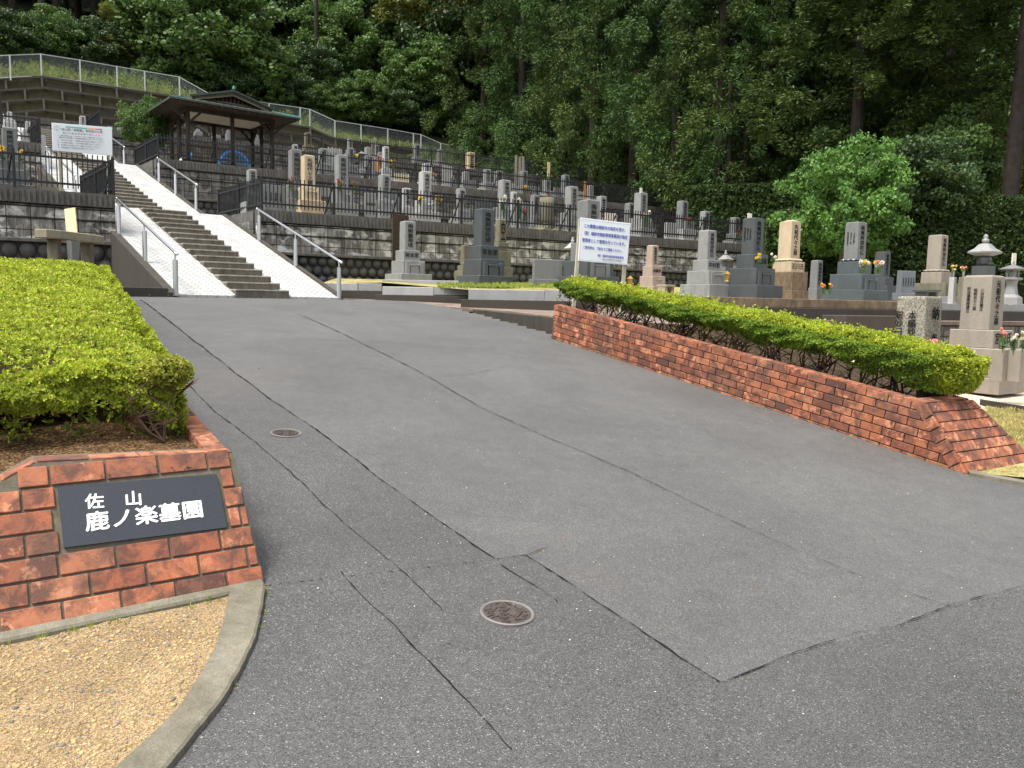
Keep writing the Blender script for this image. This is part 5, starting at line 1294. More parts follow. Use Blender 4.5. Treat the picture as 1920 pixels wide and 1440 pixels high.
# front group on terrace A (left part)
grave('pale grey gravestone on three tiers before dark wooden boards, leftmost of the front row', 764.5, 415, 30.5, 20.3, at(764, 524, 20.3)[2], 'grey', 470, '南無量寿塔', ((1.5, .2), (2.0, .25), (2.8, .1)), fam='柳本家')
grave('tall dark gravestone on a wide body, front row centre, withered flowers in its stands', 908, 392, 38.5, 18.9, at(908, 528, 18.9)[2], 'dark', 462, '南無阿弥陀佛', ((1.45, .25), (1.9, .3), (2.7, .1)), fam='早坂家')
grave('small lichened monument with a framed niche, behind the tall dark front gravestone', 939, 411, 24, 20.6, at(939, 527, 20.6)[2], 'old', 455, '空', ((1.3, .1), (1.0, .1), (1.6, .35), (1.9, .3)), vases=False, style='rough')
grave('squat mossy old gravestone just left of the tall dark one', 872, 460, 20, 20.2, at(872, 527, 20.2)[2], 'old', 498, None, ((1.4, .1), (2.0, .2)), vases=False, style='rough')
grave('big grey gravestone partly hidden by the blue-lettered notice board', 1104, 376, 43, 18.2, at(1104, 536, 18.2)[2], 'grey2', 456, '南無阿弥陀仏', ((1.5, .3), (2.1, .25), (2.6, .15)), fam='佐々木家', tmats=['grey2', 'dark', 'dark'])
grave('small pink granite gravestone, only pink one of the front row', 1224, 460, 23, 20.5, at(1224, 547, 20.5)[2], 'pink', 499, NAMU, ((1.55, .3), (2.0, .3), (2.8, .15)), fam='加藤家')
grave('light grey gravestone beside the small white pagoda', 1327, 432, 34, 17.9, at(1327, 549, 17.9)[2], 'grey', 488, NAMU, ((1.5, .25), (2.1, .3), (2.8, .18)), fam='中村家')
grave('charcoal gravestone with white memorial strip on top, between light grey and beige stones', 1413, 409, 39, 17.7, at(1413, 556, 17.7)[2], 'dark', 478, '南無阿弥陀仏', ((1.45, .25), (2.0, .3), (2.7, .2)), fam='石田家', sidetext=True)
grave('beige gravestone with arched top over a black-streaked base', 1482, 415, 39, 18.9, at(1482, 558, 18.9)[2], 'beige', 486, '先祖代々之墓', ((1.45, .18), (1.65, .32), (1.8, .12)), fam='石川氏', tmats=['beige', 'beige_stained', 'beige_stained'], lotus=True, round_top=True, vases=False)
grave('thin plain grey gravestone right of the beige arched one', 1532, 488, 22, 20.6, at(1532, 556, 20.6)[2], 'grey2', 540, NAMU, ((1.2, .3),), vases=False)
grave('slate-blue gravestone on a carved lotus with columns of small writing', 1606, 417, 38, 19.6, at(1606, 560, 19.6)[2], 'grey2', 486, NAMU, ((1.55, .24), (2.2, .3), (2.9, .16)), tmats=['slate', 'slate', 'slate'], lotus=True, sidetext=True)
grave('dark plain gravestone standing behind the slate-blue one', 1656, 472, 27, 22.5, at(1656, 560, 22.5)[2], 'dark', 520, NAMU, ((1.5, .2), (1.9, .3)), vases=False)
grave('sandy brown gravestone on a lotus plinth beside two tall flower columns', 1760, 441, 34, 21.0, at(1760, 566, 21.0)[2], 'tan', 506, NAMU, ((1.5, .25), (2.3, .3), (3.0, .12)), tmats=['tan', 'old', 'grey2'], lotus=True, vases=False)
grave('large beige near gravestone with brushed name front, foreground right', 1846, 517, 70, 10.9, at(1846, 716, 10.9)[2], 'tan', 618, '元祖代々之墓', ((1.48, .2), (1.95, .32), (2.05, .08)), tmats=['tan', 'tan', 'tan'], sidetext=True, fam='宮崎氏', vases=False)
# slabs, pagodas and other small monuments
def slab(label, px, y0, y1, pw, d, mat, name='memorial_slab', th=.14, rot=None, text=None):
    A = at(px, y0, d); zb = at(px, y1, d)[2]; H = A[2] - zb; fw = abs(tx[0]) ; Wd = pw * d / FPX * .95
    g = thing(name, label, 'memorial slab', (A[0], A[1], zb), math.radians(20) if rot is None else rot)
    m = MB(); m.box(-Wd / 2, Wd / 2, -th / 2, th / 2, .08, H, .006, .003); s = m.build('slab', MAT[mat], g, bevel=.008)
    m = MB(); m.box(-Wd * .58, Wd * .58, -th, th, -.1, .083); m.build('plinth', MAT[mat], g, bevel=.008)
    if text:
        for k in range(5):
            o = text_obj(text, H * .07, ENGR, 'inscription', s, vertical=True); o.matrix_local = Matrix.Translation((Wd * (.36 - .17 * k), -th / 2 - .002, H * .56)) @ Matrix.Rotation(PI / 2, 4, 'X')
    return g
slab('low wide grey memorial slab left of the notice board', 1027, 487, 531, 60, 18.3, 'grey2')
slab('bluish memorial slab with inscribed edge between slate and sandy gravestones', 1700, 508, 556, 38, 19.9, 'blue', text='法名釈浄光')
def pagoda(label, px, y0, y1, pw, d, mats, kind='pagoda'):
    A = at(px, y0, d); zb = at(px, y1, d)[2]; H = A[2] - zb; Wd = pw * d / FPX
    g = thing(kind, label, 'stone pagoda' if kind == 'pagoda' else 'stone lantern', (A[0], A[1], zb), TR)
    return g, Wd, H
def stone_pagoda(label, px, y0, y1, pw, d, mr, mb_, ):
    g, Wd, H = pagoda(label, px, y0, y1, pw, d, None); r = Wd / 2
    m = MB(); m.lathe([(r * .55, H * .0 - .1), (r * .55, H * .22), (r * .7, H * .23), (r * .72, H * .30), (r * .5, H * .32)], 16, sq=1); m.build('base_tier', MAT[mb_], g)
    m = MB(); m.box(-r * .52, r * .52, -r * .52, r * .52, H * .32, H * .56); m.build('body', MAT[mb_], g, bevel=.006)
    m = MB(); m.lathe([(r * .3, H * .56), (r * .42, H * .6), (r * .44, H * .66), (r * .34, H * .71)], 18); m.build('drum', MAT[mb_], g, smooth=True)
    m = MB(); m.lathe([(r * .4, H * .70), (r * .80, H * .735), (r * .82, H * .755), (r * .52, H * .80), (r * .3, H * .86), (r * .2, H * .87)], 32, sq=1); m.build('roof', MAT[mr], g)
    m = MB(); m.lathe([(r * .16, H * .87), (r * .22, H * .9), (r * .2, H * .93), (r * .1, H * .94), (r * .16, H * .965), (r * .1, H * .99), (.005, H)], 14); m.build('finial', MAT[mr], g, smooth=True)
stone_pagoda('tall stone pagoda with pale flared roof on a dark body, behind the near beige gravestone', 1849, 439, 575, 56, 17.5, 'grey', 'dark')
stone_pagoda('small white stone pagoda behind the light grey gravestone', 1361, 469, 540, 28, 18.6, 'grey', 'grey2')
stone_pagoda('slim stone pagoda with white eaves peeking left of the notice board', 1074, 444, 530, 30, 18.9, 'white', 'dark')
def lantern(label, px, y0, y1, pw, d, mat='grey'):
    g, Wd, H = pagoda(label, px, y0, y1, pw, d, None, 'stone_lantern'); r = Wd / 2
    m = MB(); m.lathe([(r * .95, -.05), (r * .9, H * .12), (r * .55, H * .2), (r * .42, H * .45), (r * .5, H * .55)], 16, sq=.9); m.build('stem', MAT[mat], g)
    m = MB(); m.lathe([(r * .5, H * .55), (r * .82, H * .58), (r * .82, H * .62), (r * .6, H * .64)], 16, sq=.9); m.build('platform', MAT[mat], g)
    m = MB()
    for sx_ in (-1, 1):
        for sy_ in (-1, 1): m.box(sx_ * r * .34 - r * .12, sx_ * r * .34 + r * .12, sy_ * r * .34 - r * .12, sy_ * r * .34 + r * .12, H * .64, H * .80)
    m.box(-r * .3, r * .3, -r * .3, r * .3, H * .64, H * .79); m.build('fire_box', MAT[mat], g)
    m = MB(); m.lathe([(r * .5, H * .8), (r * 1.05, H * .83), (r * 1.07, H * .85), (r * .5, H * .91), (r * .16, H * .95), (r * .1, H)], 24, sq=.9); m.build('cap', MAT['grey2'], g)
lantern('small pale stone lantern at the right edge of the photo', 1900, 493, 567, 36, 19.0)
def toba(label, px, y0, y1, pw, d, m_, text=None, group=None, zb=None):
    A = at(px, y0, d); zb = at(px, y1, d)[2] if zb is None else zb; H = A[2] - zb; Wd = pw * d / FPX
    g = thing('memorial_board', label, 'memorial board', (A[0], A[1], zb), TR, group)
    m = MB(); m.box(-Wd / 2, Wd / 2, -.008, .008, -.05, H); s = m.build('board', m_, g)
    if text: o = text_obj(text, Wd * .6, ENGR, 'inscription', s, vertical=True); V = np.empty(len(o.data.vertices) * 3, np.float32); o.data.vertices.foreach_get('co', V); hN = V[1::3].max() - V[1::3].min(); sy = H * .7 / hN; o.matrix_local = Matrix.Translation((0, -.011, H * .5)) @ Matrix.Rotation(PI / 2, 4, 'X') @ Matrix.Diagonal((1, min(sy, 1.6), 1, 1)) @ Matrix.Translation((0, -(V[1::3].max() + V[1::3].min()) / 2, 0))
    return g
PALEW = plain('pale_new_board', (.68, .64, .54), .7, .2, var=.08); YEL = plain('yellow_board', (.6, .52, .26), .7, var=.1); ORW = plain('orange_wood', (.62, .3, .07), .7, var=.2)
toba('white memorial board at the right edge behind the small lantern', 1902, 475, 568, 16, 19.4, PALEW, 'キ一井口家')
toba('white memorial board rising behind the charcoal gravestone', 1406, 400, 545, 11, 18.4, PALEW, '南無阿')
m_ = plain('old_dark_boards', (.05, .034, .024), .9, var=.4, sc=12)
g = thing('board_screen', 'dark brown wooden board rack standing behind the pale grey front gravestone', 'rack', v3(at(750, 402, 21.0), at(750, 500, 21.0)[2]), TR)
for k in range(5):
    H = at(750, 402, 21.0)[2] - at(750, 500, 21.0)[2]; m = MB(); m.box(-.22 + k * .095, -.135 + k * .095, -.02, .02 + .004 * (k % 2), 0, H - .01 * (k % 3)); m.build('board', m_, g)
# altar table, granite offering bench, bronze lanterns, mottled stone, flower columns
def small_table(label, px, y0, y1, pw, d, mat):
    A = at(px, y0, d); zb = at(px, y1, d)[2]; H = A[2] - zb; W2 = pw * d / FPX / 2 * .8
    g = thing('offering_table', label, 'table', (A[0], A[1], zb), TR); MB().box(-W2, W2, -.16, .16, H - .05, H).build('top', mat, g, bevel=.006)
    for s in (-1, 1): MB().box(s * W2 * .7 - .04, s * W2 * .7 + .04, -.12, .12, -.05, H - .053).build('leg', mat, g)
small_table('small pinkish stone offering table beside the pink gravestone', 1249, 534, 547, 31, 19.0, MAT['pink'])
small_table('thin dark offering table in front of the sandy brown gravestone', 1738, 543, 562, 60, 16.6, MAT['dark'])
small_table('dark offering table inside the fence before the beige gravestone on the first terrace', 568, 376, 390, 34, 22.3, MAT['dark'])
small_table('dark offering table inside the fence below the flowers, nearer the middle', 660, 385, 397, 34, 23.2, MAT['dark'])
BRONZE = plain('gilt_bronze', (.45, .28, .08), .35, .5, .8)
for px, y0, y1, lb in ((1182, 517, 536, 'small gilt bronze lantern by the foot of the notice board'), (1364, 508, 528, 'small gilt bronze lantern beside the charcoal gravestone')):
    A = at(px, y0, 17.3); zb = at(px, y1, 17.3)[2]; H = A[2] - zb; g = thing('bronze_lantern', lb, 'lantern', (A[0], A[1], zb), TR)
    MB().lathe([(.06, 0), (.05, .03), (.045, H * .2), (.06, H * .25)], 8).build('foot', BRONZE, g); MB().lathe([(.055, H * .25), (.055, H * .7)], 6).build('lamp_box', BRONZE, g)
    MB().lathe([(.085, H * .7), (.03, H * .9), (.01, H)], 6).build('roof', BRONZE, g)
A = at(1725, 556, 11.6); zb = .55; g = thing('stone_monument', 'rough speckled granite monument with carved characters, behind the right hedge', 'monument', (A[0], A[1], zb), TR)
H = A[2] - zb; W2 = 84 * 11.6 / FPX / facew(1725) / 2
s = MB().box(-W2, W2, -W2 * .95, W2 * .95, 0, H, .015, .015).build('shaft', MAT['speckled'], g, bevel=.03, seg=2)
for tx_, zf, szz in (('納', .8, .2), ('骨', .5, .17), ('塔', .25, .17)): o = text_obj(tx_, szz, ENGR, 'inscription', s, bold=.02); o.matrix_local = Matrix.Translation((0.02, -W2 * .95 + .002 - .012, H * zf)) @ Matrix.Rotation(PI / 2, 4, 'X')
for yy, tt_ in ((-.04, '本願妙'), (.15, '釈妙円')): o = text_obj(tt_, .12, ENGR, 'inscription', s, vertical=True, bold=.012); o.matrix_local = Matrix.Translation((-W2 + .002 - .012, yy, H * .8)) @ Matrix.Rotation(-PI / 2, 4, 'Z') @ Matrix.Rotation(PI / 2, 4, 'X') @ Matrix.Translation((0, -.15, 0))
def column(label, px, y0, y1, pw, d, mat):
    A = at(px, y0, d); zb = at(px, y1, d)[2]; H = A[2] - zb; W2 = pw * d / FPX / 2 / 1.3
    g = thing('flower_column', label, 'stone vase', (A[0], A[1], zb), TR); MB().box(-W2, W2, -W2, W2, -.05, H, .004, .004).build('shaft', mat, g, bevel=.006); MB().lathe([(W2 * .35, H), (W2 * .45, H + .14)], 10).build('cup', STEEL, g)
column('tall square stone flower column right of the sandy brown gravestone, the left one', 1787, 520, 566, 13, 17.4, MAT['white'])
column('tall square stone flower column nearest the stone pagoda', 1806, 520, 566, 15, 17.2, MAT['old'])
column('square stone flower stand at the foot of the large near gravestone', 1876, 655, 708, 27, 9.9, MAT['tan'])
column('square stone flower stand at the right edge with a carved crest', 1908, 655, 708, 28, 9.85, MAT['tan'])

# first terrace (B) graves, behind the first fence
def row(P, k, q): return P + TN * q
RB, RC, RDD = BR + TN * 1.5, CR + TN * 1.6, DR + TN * 1.6
def rg(label, px, ytop, pw, R_, z, mat='grey', text=NAMU, q=0, **kw):
    pw = pw * 1.1
    p = on_line(px, R_ + TN * q); kw.setdefault('hp', None)
    return grave(label, px, ytop, pw, p[1], z, mat, kw.pop('yp', None), text, **kw)
std2 = ((1.65, .3), (2.3, .35))
rg('grey gravestone at the fenced corner beside the stairs, first terrace', 472, 318, 18, RB, ZB, 'grey', tiers=std2)
rg('grey gravestone left of the bright beige one on the first terrace', 553, 281, 23, RB, ZB, 'grey2', tiers=std2)
rg('bright beige gravestone on the first terrace', 577, 292, 24, RB, ZB, 'beige', '先祖代々之墓', tiers=std2, q=-.35)
rg('grey gravestone right of the beige one, withered flowers below it', 640, 291, 23, RB, ZB, 'grey', tiers=std2)
rg('pale grey gravestone below the slatted boards, first terrace', 721, 328, 22, RB, ZB, 'grey', tiers=std2)
rg('slim white inscribed gravestone between two grey ones on the first terrace', 762, 353, 18, RB, ZB, 'white', '釈浄信', tiers=((1.3, .3), (1.7, .2)), q=-.4)
gz, Wp_, H_, out_ = rg('pale gravestone with round family crest on its base, yellow flowers beside', 797, 322, 22, RB, ZB, 'white', tiers=std2)
CRW = plain('crest_grey', (.42, .42, .4), .6)
m = MB(); zc_ = out_[0][2] + .12; yy = -out_[0][1] * 1.12 + .085; m.tube([(.1 * math.cos(a), yy, zc_ + .1 * math.sin(a)) for a in np.linspace(0, 2 * PI, 20)], .014, 5); m.bar((0, yy, zc_ - .1), (0, yy, zc_ + .1), .014); m.bar((-.1, yy, zc_), (.1, yy, zc_), .014); m.build('crest', CRW, gz)
rg('low grey gravestone partly behind the first fence, left of the tall dark front gravestone', 864, 354, 18, RB, ZB, 'grey', '釈', tiers=std2)
rg('grey gravestone with white lilies beside it on the first terrace', 946, 338, 23, RB, ZB, 'grey', tiers=std2)
rg('narrow white gravestone touching the lily gravestone', 963, 360, 12, RB, ZB, 'white', '南無仏', tiers=((1.5, .3), (2, .2)), q=-.3)
rg('grey gravestone left above the notice board, first terrace', 1072, 350, 23, RB, ZB, 'grey', tiers=std2)
rg('low grey gravestone right of the notice board top', 1181, 381, 18, RB, ZB, 'grey2', '墓', tiers=std2, q=.6)
rg('pale gravestone with a small white tablet on top, right of the notice board', 1202, 362, 23, RB, ZB, 'grey', tiers=std2)
rg('grey gravestone with white base and red flowers, first terrace', 1280, 377, 20, RB, ZB, 'grey2', tiers=((1.6, .2), (2.9, .4)), tmats=['grey2', 'white'])
rg('small grey gravestone behind the fence beside the charcoal one', 1378, 408, 17, RB, ZB, 'grey2', tiers=std2, q=.3)
toba('small white tablet standing on the pale gravestone right of the notice board', 1202, 352, 362, 6, on_line(1202, RB)[1], PALEW, None)
A = at(1026, 371, on_line(1026, RB)[1]); g = thing('stone_monument', 'round brown rough-hewn monument on a broad rocky base, first terrace', 'monument', (A[0], A[1], ZB), TR); H = A[2] - ZB
MB().lathe([(.2, .3), (.22, .5), (.25, H * .8), (.24, H), (.05, H + .01)], 12).build('shaft', MAT['old'], g, smooth=True); MB().blob((0, 0, .12), .5, .45, .26, 10, 6, .12).build('rock_base', MAT['old'], g)
def rslab(label, px, y0, pw, R_, z, mat, q=0, text=None):
    p = on_line(px, R_ + TN * q); return slab(label, px, y0, 0, pw, p[1], mat, rot=TR, text=text) if False else slab2(label, px, y0, pw, p[1], z, mat, text)
def slab2(label, px, y0, pw, d, z, mat, text):
    A = at(px, y0, d); H = A[2] - z; Wd = pw * d / FPX / .95
    g = thing('memorial_slab', label, 'memorial slab', (A[0], A[1], z), TR); s = MB().box(-Wd / 2, Wd / 2, -.06, .06, .08, H, .005, .003).build('slab', MAT[mat], g, bevel=.006)
    MB().box(-Wd * .58, Wd * .58, -.12, .12, -.05, .083).build('plinth', MAT[mat], g, bevel=.006)
    if text:
        for k in range(4): o = text_obj(text, H * .1, ENGR, 'inscription', s, vertical=True); o.matrix_local = Matrix.Translation((Wd * (.32 - .2 * k), -.063, H * .6)) @ Matrix.Rotation(PI / 2, 4, 'X')
rslab('grey inscribed slab just right of the fenced corner, first terrace', 510, 347, 44, RB, ZB, 'grey2', -.2, '法名釈')
rslab('low grey slab between beige and grey gravestones, first terrace', 606, 352, 26, RB, ZB, 'grey', -.2, '釈尼')
rslab('pale slab at the foot of the boards, first terrace', 694, 362, 20, RB, ZB, 'grey', -.2, '釈')
rslab('wide pale slab left of the crest gravestone', 742, 362, 20, RB, ZB, 'grey', 0.2)
rslab('dark carved slab left of the lily gravestone', 908, 376, 34, RB, ZB, 'dark', .1, '釈')
rslab('tall blue-grey slab right of the lily gravestone', 985, 380, 12, RB, ZB, 'blue', .1)
rslab('white slab beside the red flowers on the first terrace', 1257, 418, 24, RB, ZB, 'white', -.3)
# second terrace (C)
rslab('grey low slab right of the narrow second terrace board row', 640, 300, 16, RC, ZC, 'grey', -.4)
rslab('wide grey slab under the last pale gravestone pair, second terrace', 880, 338, 26, RC, ZC, 'grey2', .2)
rslab('pale low slab between the close pair and the old board bundle', 958, 344, 18, RC, ZC, 'white', -.2)
rslab('grey slab left of the yellow memorial board', 1005, 350, 16, RC, ZC, 'grey', .3)
rslab('grey slab by the cedar end of the second terrace, left of the blue-grey gravestone', 1044, 352, 14, RC, ZC, 'grey2', -.2)
rg('small grey gravestone left of the white one with black writing', 713, 286, 10, RC, ZC, 'grey2', None, tiers=std2, q=1.6)
rg('grey gravestone between the lean one and the close pair, second terrace', 873, 322, 13, RC, ZC, 'grey', None, tiers=std2, q=.9)
rg('grey gravestone rising left of the round brown monument, first terrace', 1003, 366, 17, RB, ZB, 'grey2', '釈', tiers=std2, q=.7)
rg('pale gravestone close behind the big hidden one, first terrace', 1128, 368, 18, RB, ZB, 'grey', '墓', tiers=std2, q=.5)
rg('grey gravestone right of the grey slab with white base, first terrace', 1322, 396, 17, RB, ZB, 'grey', '墓', tiers=std2, q=.7)
rg('white-topped gravestone right of the pavilion, second terrace', 553, 271, 11, RC, ZC, 'white', tiers=std2, q=1)
rg('grey gravestone on the second terrace above the beige one', 606, 279, 17, RC, ZC, 'grey', tiers=std2, q=-.6)
rg('dark inscribed gravestone with black vases on the second terrace', 657, 278, 14, RC, ZC, 'grey2', tiers=std2, q=-.4)
rg('slim grey gravestone left of the wooden posts, second terrace', 689, 276, 11, RC, ZC, 'grey', None, tiers=std2)
rg('short grey gravestone beside the orange post', 703, 298, 12, RC, ZC, 'grey2', None, tiers=std2, q=-.6)
rg('white gravestone with black writing on the second terrace', 723, 275, 12, RC, ZC, 'white', tiers=std2, q=.6)
rg('grey gravestone right of the cream slatted box, second terrace', 799, 307, 15, RC, ZC, 'white', tiers=std2, q=-.4)
rg('small grey gravestone over the middle fence post, second terrace', 811, 312, 9, RC, ZC, 'grey', tiers=std2, q=.4)
rg('grey lean gravestone above the lichened front monument, second terrace', 847, 333, 14, RC, ZC, 'grey2', None, tiers=std2, q=-.3)
rg('pale grey gravestone, left of a close pair on the second terrace', 913, 318, 15, RC, ZC, 'grey', tiers=std2, q=-.3)
rg('grey gravestone, right of a close pair on the second terrace', 935, 321, 16, RC, ZC, 'grey2', tiers=std2, q=.2)
rg('grey gravestone below the bundle of old boards, second terrace', 982, 321, 15, RC, ZC, 'grey2', tiers=std2)
rg('pale gravestone under the yellow memorial board', 1025, 338, 14, RC, ZC, 'grey', tiers=std2)
rg('grey-blue gravestone on the second terrace by the cedar edge', 1060, 328, 15, RC, ZC, 'blue', tiers=std2)
rg('last pale gravestone of the second terrace next to the orange post', 1107, 348, 13, RC, ZC, 'grey', None, tiers=std2)
lantern('small white stone lantern among second terrace graves', 678, 283, 325, 18, on_line(678, RC)[1] - .4)
def slats(label, px, y0, pw, R_, z, m_, q=0, n=8):
    d = on_line(px, R_ + TN * q)[1]; A = at(px, y0, d); H = A[2] - z; Wd = pw * d / FPX / .85; g = thing('board_rack', label, 'board rack', (A[0], A[1], z), TR)
    for k in range(n): x = -Wd / 2 + Wd * (k + .5) / n; MB().box(x - Wd / n * .36, x + Wd / n * .36, -.01, .01, .0, H - .03 * (k % 2)).build('board', m_, g)
    MB().bar((-Wd / 2, .03, H * .3), (Wd / 2, .03, H * .3), .04).build('rail', m_, g)
GB = plain('grey_old_boards', (.36, .36, .34), .8, var=.15)
slats('row of grey memorial boards right of the second terrace gravestone', 628, 277, 24, RC, ZC, GB, .3)
slats('cream slatted box of boards on the second terrace', 753, 325, 26, RC, ZC, plain('cream_boards', (.6, .55, .38), .7, var=.1), -.5, 9)
slats('row of grey memorial boards behind the third terrace, right', 812, 300, 22, RDD, ZD - .9, GB, -.8)
slats('row of grey memorial boards lower beside the second terrace posts', 838, 310, 20, RC, ZC, GB, 1.2)
slats('row of grey memorial boards by the far orange post', 1088, 358, 20, RC, ZC, GB, .3)
slats('white memorial boards right of the big hidden gravestone', 1146, 398, 26, RB, ZB, PALEW, .3)
def rtoba(label, px, y0, pw, R_, z, m_, text=None, q=0): d = on_line(px, R_ + TN * q)[1]; toba(label, px, y0, 0, pw, d, m_, text, zb=z)
rtoba('orange memorial post in the second terrace', 707, 303, 8, RC, ZC, ORW, None, -.7)
rtoba('yellow memorial board above the pale second terrace gravestone', 1029, 304, 6, RC, ZC, YEL, NAMU, .4)
rtoba('thin orange post at the cedar end of the second terrace', 1097, 340, 4, RC, ZC, ORW, None)
for i, (px, y0) in enumerate(((968, 291), (975, 294), (981, 293))): rtoba(('left', 'middle', 'right')[i] + ' one of three tall weathered wooden boards before the cedars', px, y0, 5, RC, ZC, WOODG, None, 1.0)
for i, (px, y0) in enumerate(((698, 262), (704, 258))): rtoba(('left', 'right')[i] + ' one of two brown memorial boards above the second terrace', px, y0, 4, RDD, ZD - .3, WOODG, None, 0)
# third terrace (D)
rg('old stained gravestone with mossy top, third terrace right of the roof', 577, 249, 12, RDD, ZD, 'old', '墓', tiers=((1.6, .3), (2.2, .3)))
rg('grey gravestone highest above the dark inscribed one, third terrace', 656, 260, 11, RDD, ZD, 'grey', tiers=std2)
rg('grey gravestone beside brown memorial boards, third terrace', 706, 272, 9, RDD, ZD, 'grey', tiers=std2)
rg('grey gravestone on stacked tiers below the wire fence, third terrace', 781, 271, 12, RDD, ZD, 'grey2', tiers=((1.5, .3), (1.9, .3)), text='墓')
rg('grey gravestone near the last wire fence posts', 824, 280, 10, RDD, ZD, 'grey2', tiers=std2, text=None)
rg('beige gravestone at the far right of the third terrace', 882, 286, 16, RDD, ZD - .9, 'beige', tiers=((1.4, .2), (2.2, .2)), text='墓')
rg('blue-grey gravestone before the cedars, third terrace', 984, 302, 10, RDD, ZD - 1.2, 'blue', tiers=std2, text=None)
rg('white gravestone above the left notice board', 154, 218, 11, DL + TN * 1.5, ZD - .2, 'white', tiers=std2) if False else None
def lg(label, px, y0, pw, d, z, mat, text=NAMU, **kw): return grave(label, px, y0, pw, d, z, mat, None, text, **kw)
lg('slim white gravestone just above the left notice board', 154.5, 218, 11, 36.0, ZD, 'white', tiers=std2)
lg('small white gravestone behind the right top corner of the left notice board', 206, 236, 9, 36.5, ZD, 'white', None, tiers=std2)
lg('small pale gravestone between notice board and leafy tree', 225, 235, 11, 37.5, ZD, 'white', None, tiers=std2)
lg('tall grey gravestone at the left edge behind the first fence', 17, 240, 25, 17.9, ZB, 'grey2', tiers=((1.5, .2), (2.1, .3), (2.6, .1)))
lg('small pale gravestone above the left terrace wall, upper left', 52, 228, 9, 27.5, ZC + .6, 'white', None, tiers=std2)
lg('pale gravestone at the far upper left beside the dark fence', 18, 210, 9, 27.0, ZC + .8, 'white', None, tiers=std2)
slab2('white stone panel beyond the fence left of the notice board', 62, 252, 38, 27.2, ZC, 'white', None)
for px, y0, d, lb in ((430, 213, 36, 'pale gravestone seen under the pavilion roof, middle'), (371, 232, 35, 'pale gravestone seen between the left pavilion posts'), (405, 243, 35.5, 'pale gravestone seen through the pavilion right of the left posts'), (478, 228, 37, 'grey gravestone seen through the right bay of the pavilion')):
    lg(lb, px, y0 + 10, 8, d, ZD, 'grey2', None, tiers=((1.5, .3), (2.0, .3)))

# ------------------------------------------------------------------ FLOWERS
STEMG = plain('flower_stem_green', (.08, .17, .04), .7)
def fm(name, c): return leafmat(name, tuple(np.array(c) * .8), c, c, .3, .7, 20)
FC = {'y': fm('yellow_petals', (.85, .62, .06)), 'w': fm('white_petals', (.85, .83, .76)), 'p': fm('pink_petals', (.8, .35, .38)), 'r': fm('red_petals', (.7, .05, .06)), 'o': fm('withered_petals', (.3, .2, .11)), 's': fm('salmon_petals', (.9, .38, .3))}
def bouquet(label, px, ytop, ybot, d, wpx, cols, nfl=5):
    A = at(px, ybot, d); H = at(px, ytop, d)[2] - A[2]; W2 = wpx * .85 * d / FPX / 2
    g = thing('flower_bouquet', label, 'flowers', A, 0, 'flower bouquets on the graves'); m = MB(); rs = random.Random(int(px * 7 + ytop)); fl = {}
    heads = []
    for i in range(nfl):
        x = rs.uniform(-1, 1) * W2 * .75; y = rs.uniform(-1, 1) * W2 * .5; z = H * rs.uniform(.6, .95); m.tube([(0, 0, 0), (x * .5, y * .5, z * .5), (x, y, z)], .004, 4); heads.append((x, y, z, cols[i % len(cols)]))
    V, Q = leaves(np.array([[0, 0, H * rs.uniform(.15, .6)] for _ in range(40)]) + RNG.normal(0, W2 * .22, (40, 3)) * [1, 1, .2], unit(RNG.normal(size=(40, 3)) + [0, 0, .8]), unit(RNG.normal(size=(40, 3))), np.full(40, H * .18), np.full(40, H * .035))
    m.build('stem', STEMG, g); fastmesh('leaf', V, Q, BROAD if 'o' not in cols else AZA2, g)
    for c in sorted(set(h[3] for h in heads)):
        P = []
        for (x, y, z, cc) in heads:
            if cc != c: continue
            n_ = 60; u = unit(RNG.normal(size=(n_, 3))); P.append(leaves(np.array([[x, y, z]]) + u * H * .02, u, unit(RNG.normal(size=(n_, 3))), np.full(n_, min(W2 * .42, H * .16)), np.full(n_, min(W2 * .12, H * .05))))
        fastmesh('blossom', *cat(P), FC[c], g)
    return g
bouquet('yellow and white flowers in front of the charcoal gravestone', 1422, 474, 500, 17.2, 16, 'wyy', 6)
bouquet('white flowers between the charcoal and beige gravestones', 1448, 474, 502, 17.2, 15, 'ww', 6)
bouquet('pink and yellow flowers left of a pair below the thin grey gravestone', 1543, 529, 555, 17.2, 13, 'pys', 5)
bouquet('yellow and pink flowers right of a pair below the thin grey gravestone', 1555, 529, 555, 17.2, 11, 'yp', 5)
bouquet('yellow and white flowers left of the slate-blue gravestone front', 1619, 489, 515, 18.0, 22, 'ywww', 7)
bouquet('white, yellow and pink flowers right of the slate-blue gravestone front', 1646, 489, 517, 18.0, 22, 'wwyp', 7)
bouquet('yellow and white flowers in the left tall flower column', 1786, 497, 518, 17.4, 13, 'yw', 5)
bouquet('yellow and pink flowers in the tall flower column nearest the pagoda', 1806, 499, 518, 17.2, 13, 'ypw', 5)
bouquet('large pale pink flower bouquet before the near beige gravestone', 1880, 614, 662, 9.4, 17, 'ps', 4)
bouquet('white flower bouquet second from the right edge', 1899, 618, 668, 9.45, 15, 'w', 4)
bouquet('yellow and white flowers at the right edge of the photo', 1917, 619, 662, 9.3, 14, 'yw', 4)
for px, y0, d, lb in ((1743, 636, 9.8, 'pink spider lilies behind the right hedge, left clump'), (1786, 648, 9.4, 'pink spider lilies behind the right hedge, right clump')): bouquet(lb, px, y0, y0 + 44, d, 34, 'sp', 9)
dB = lambda px, q=-.4: on_line(px, RB + TN * q)[1]
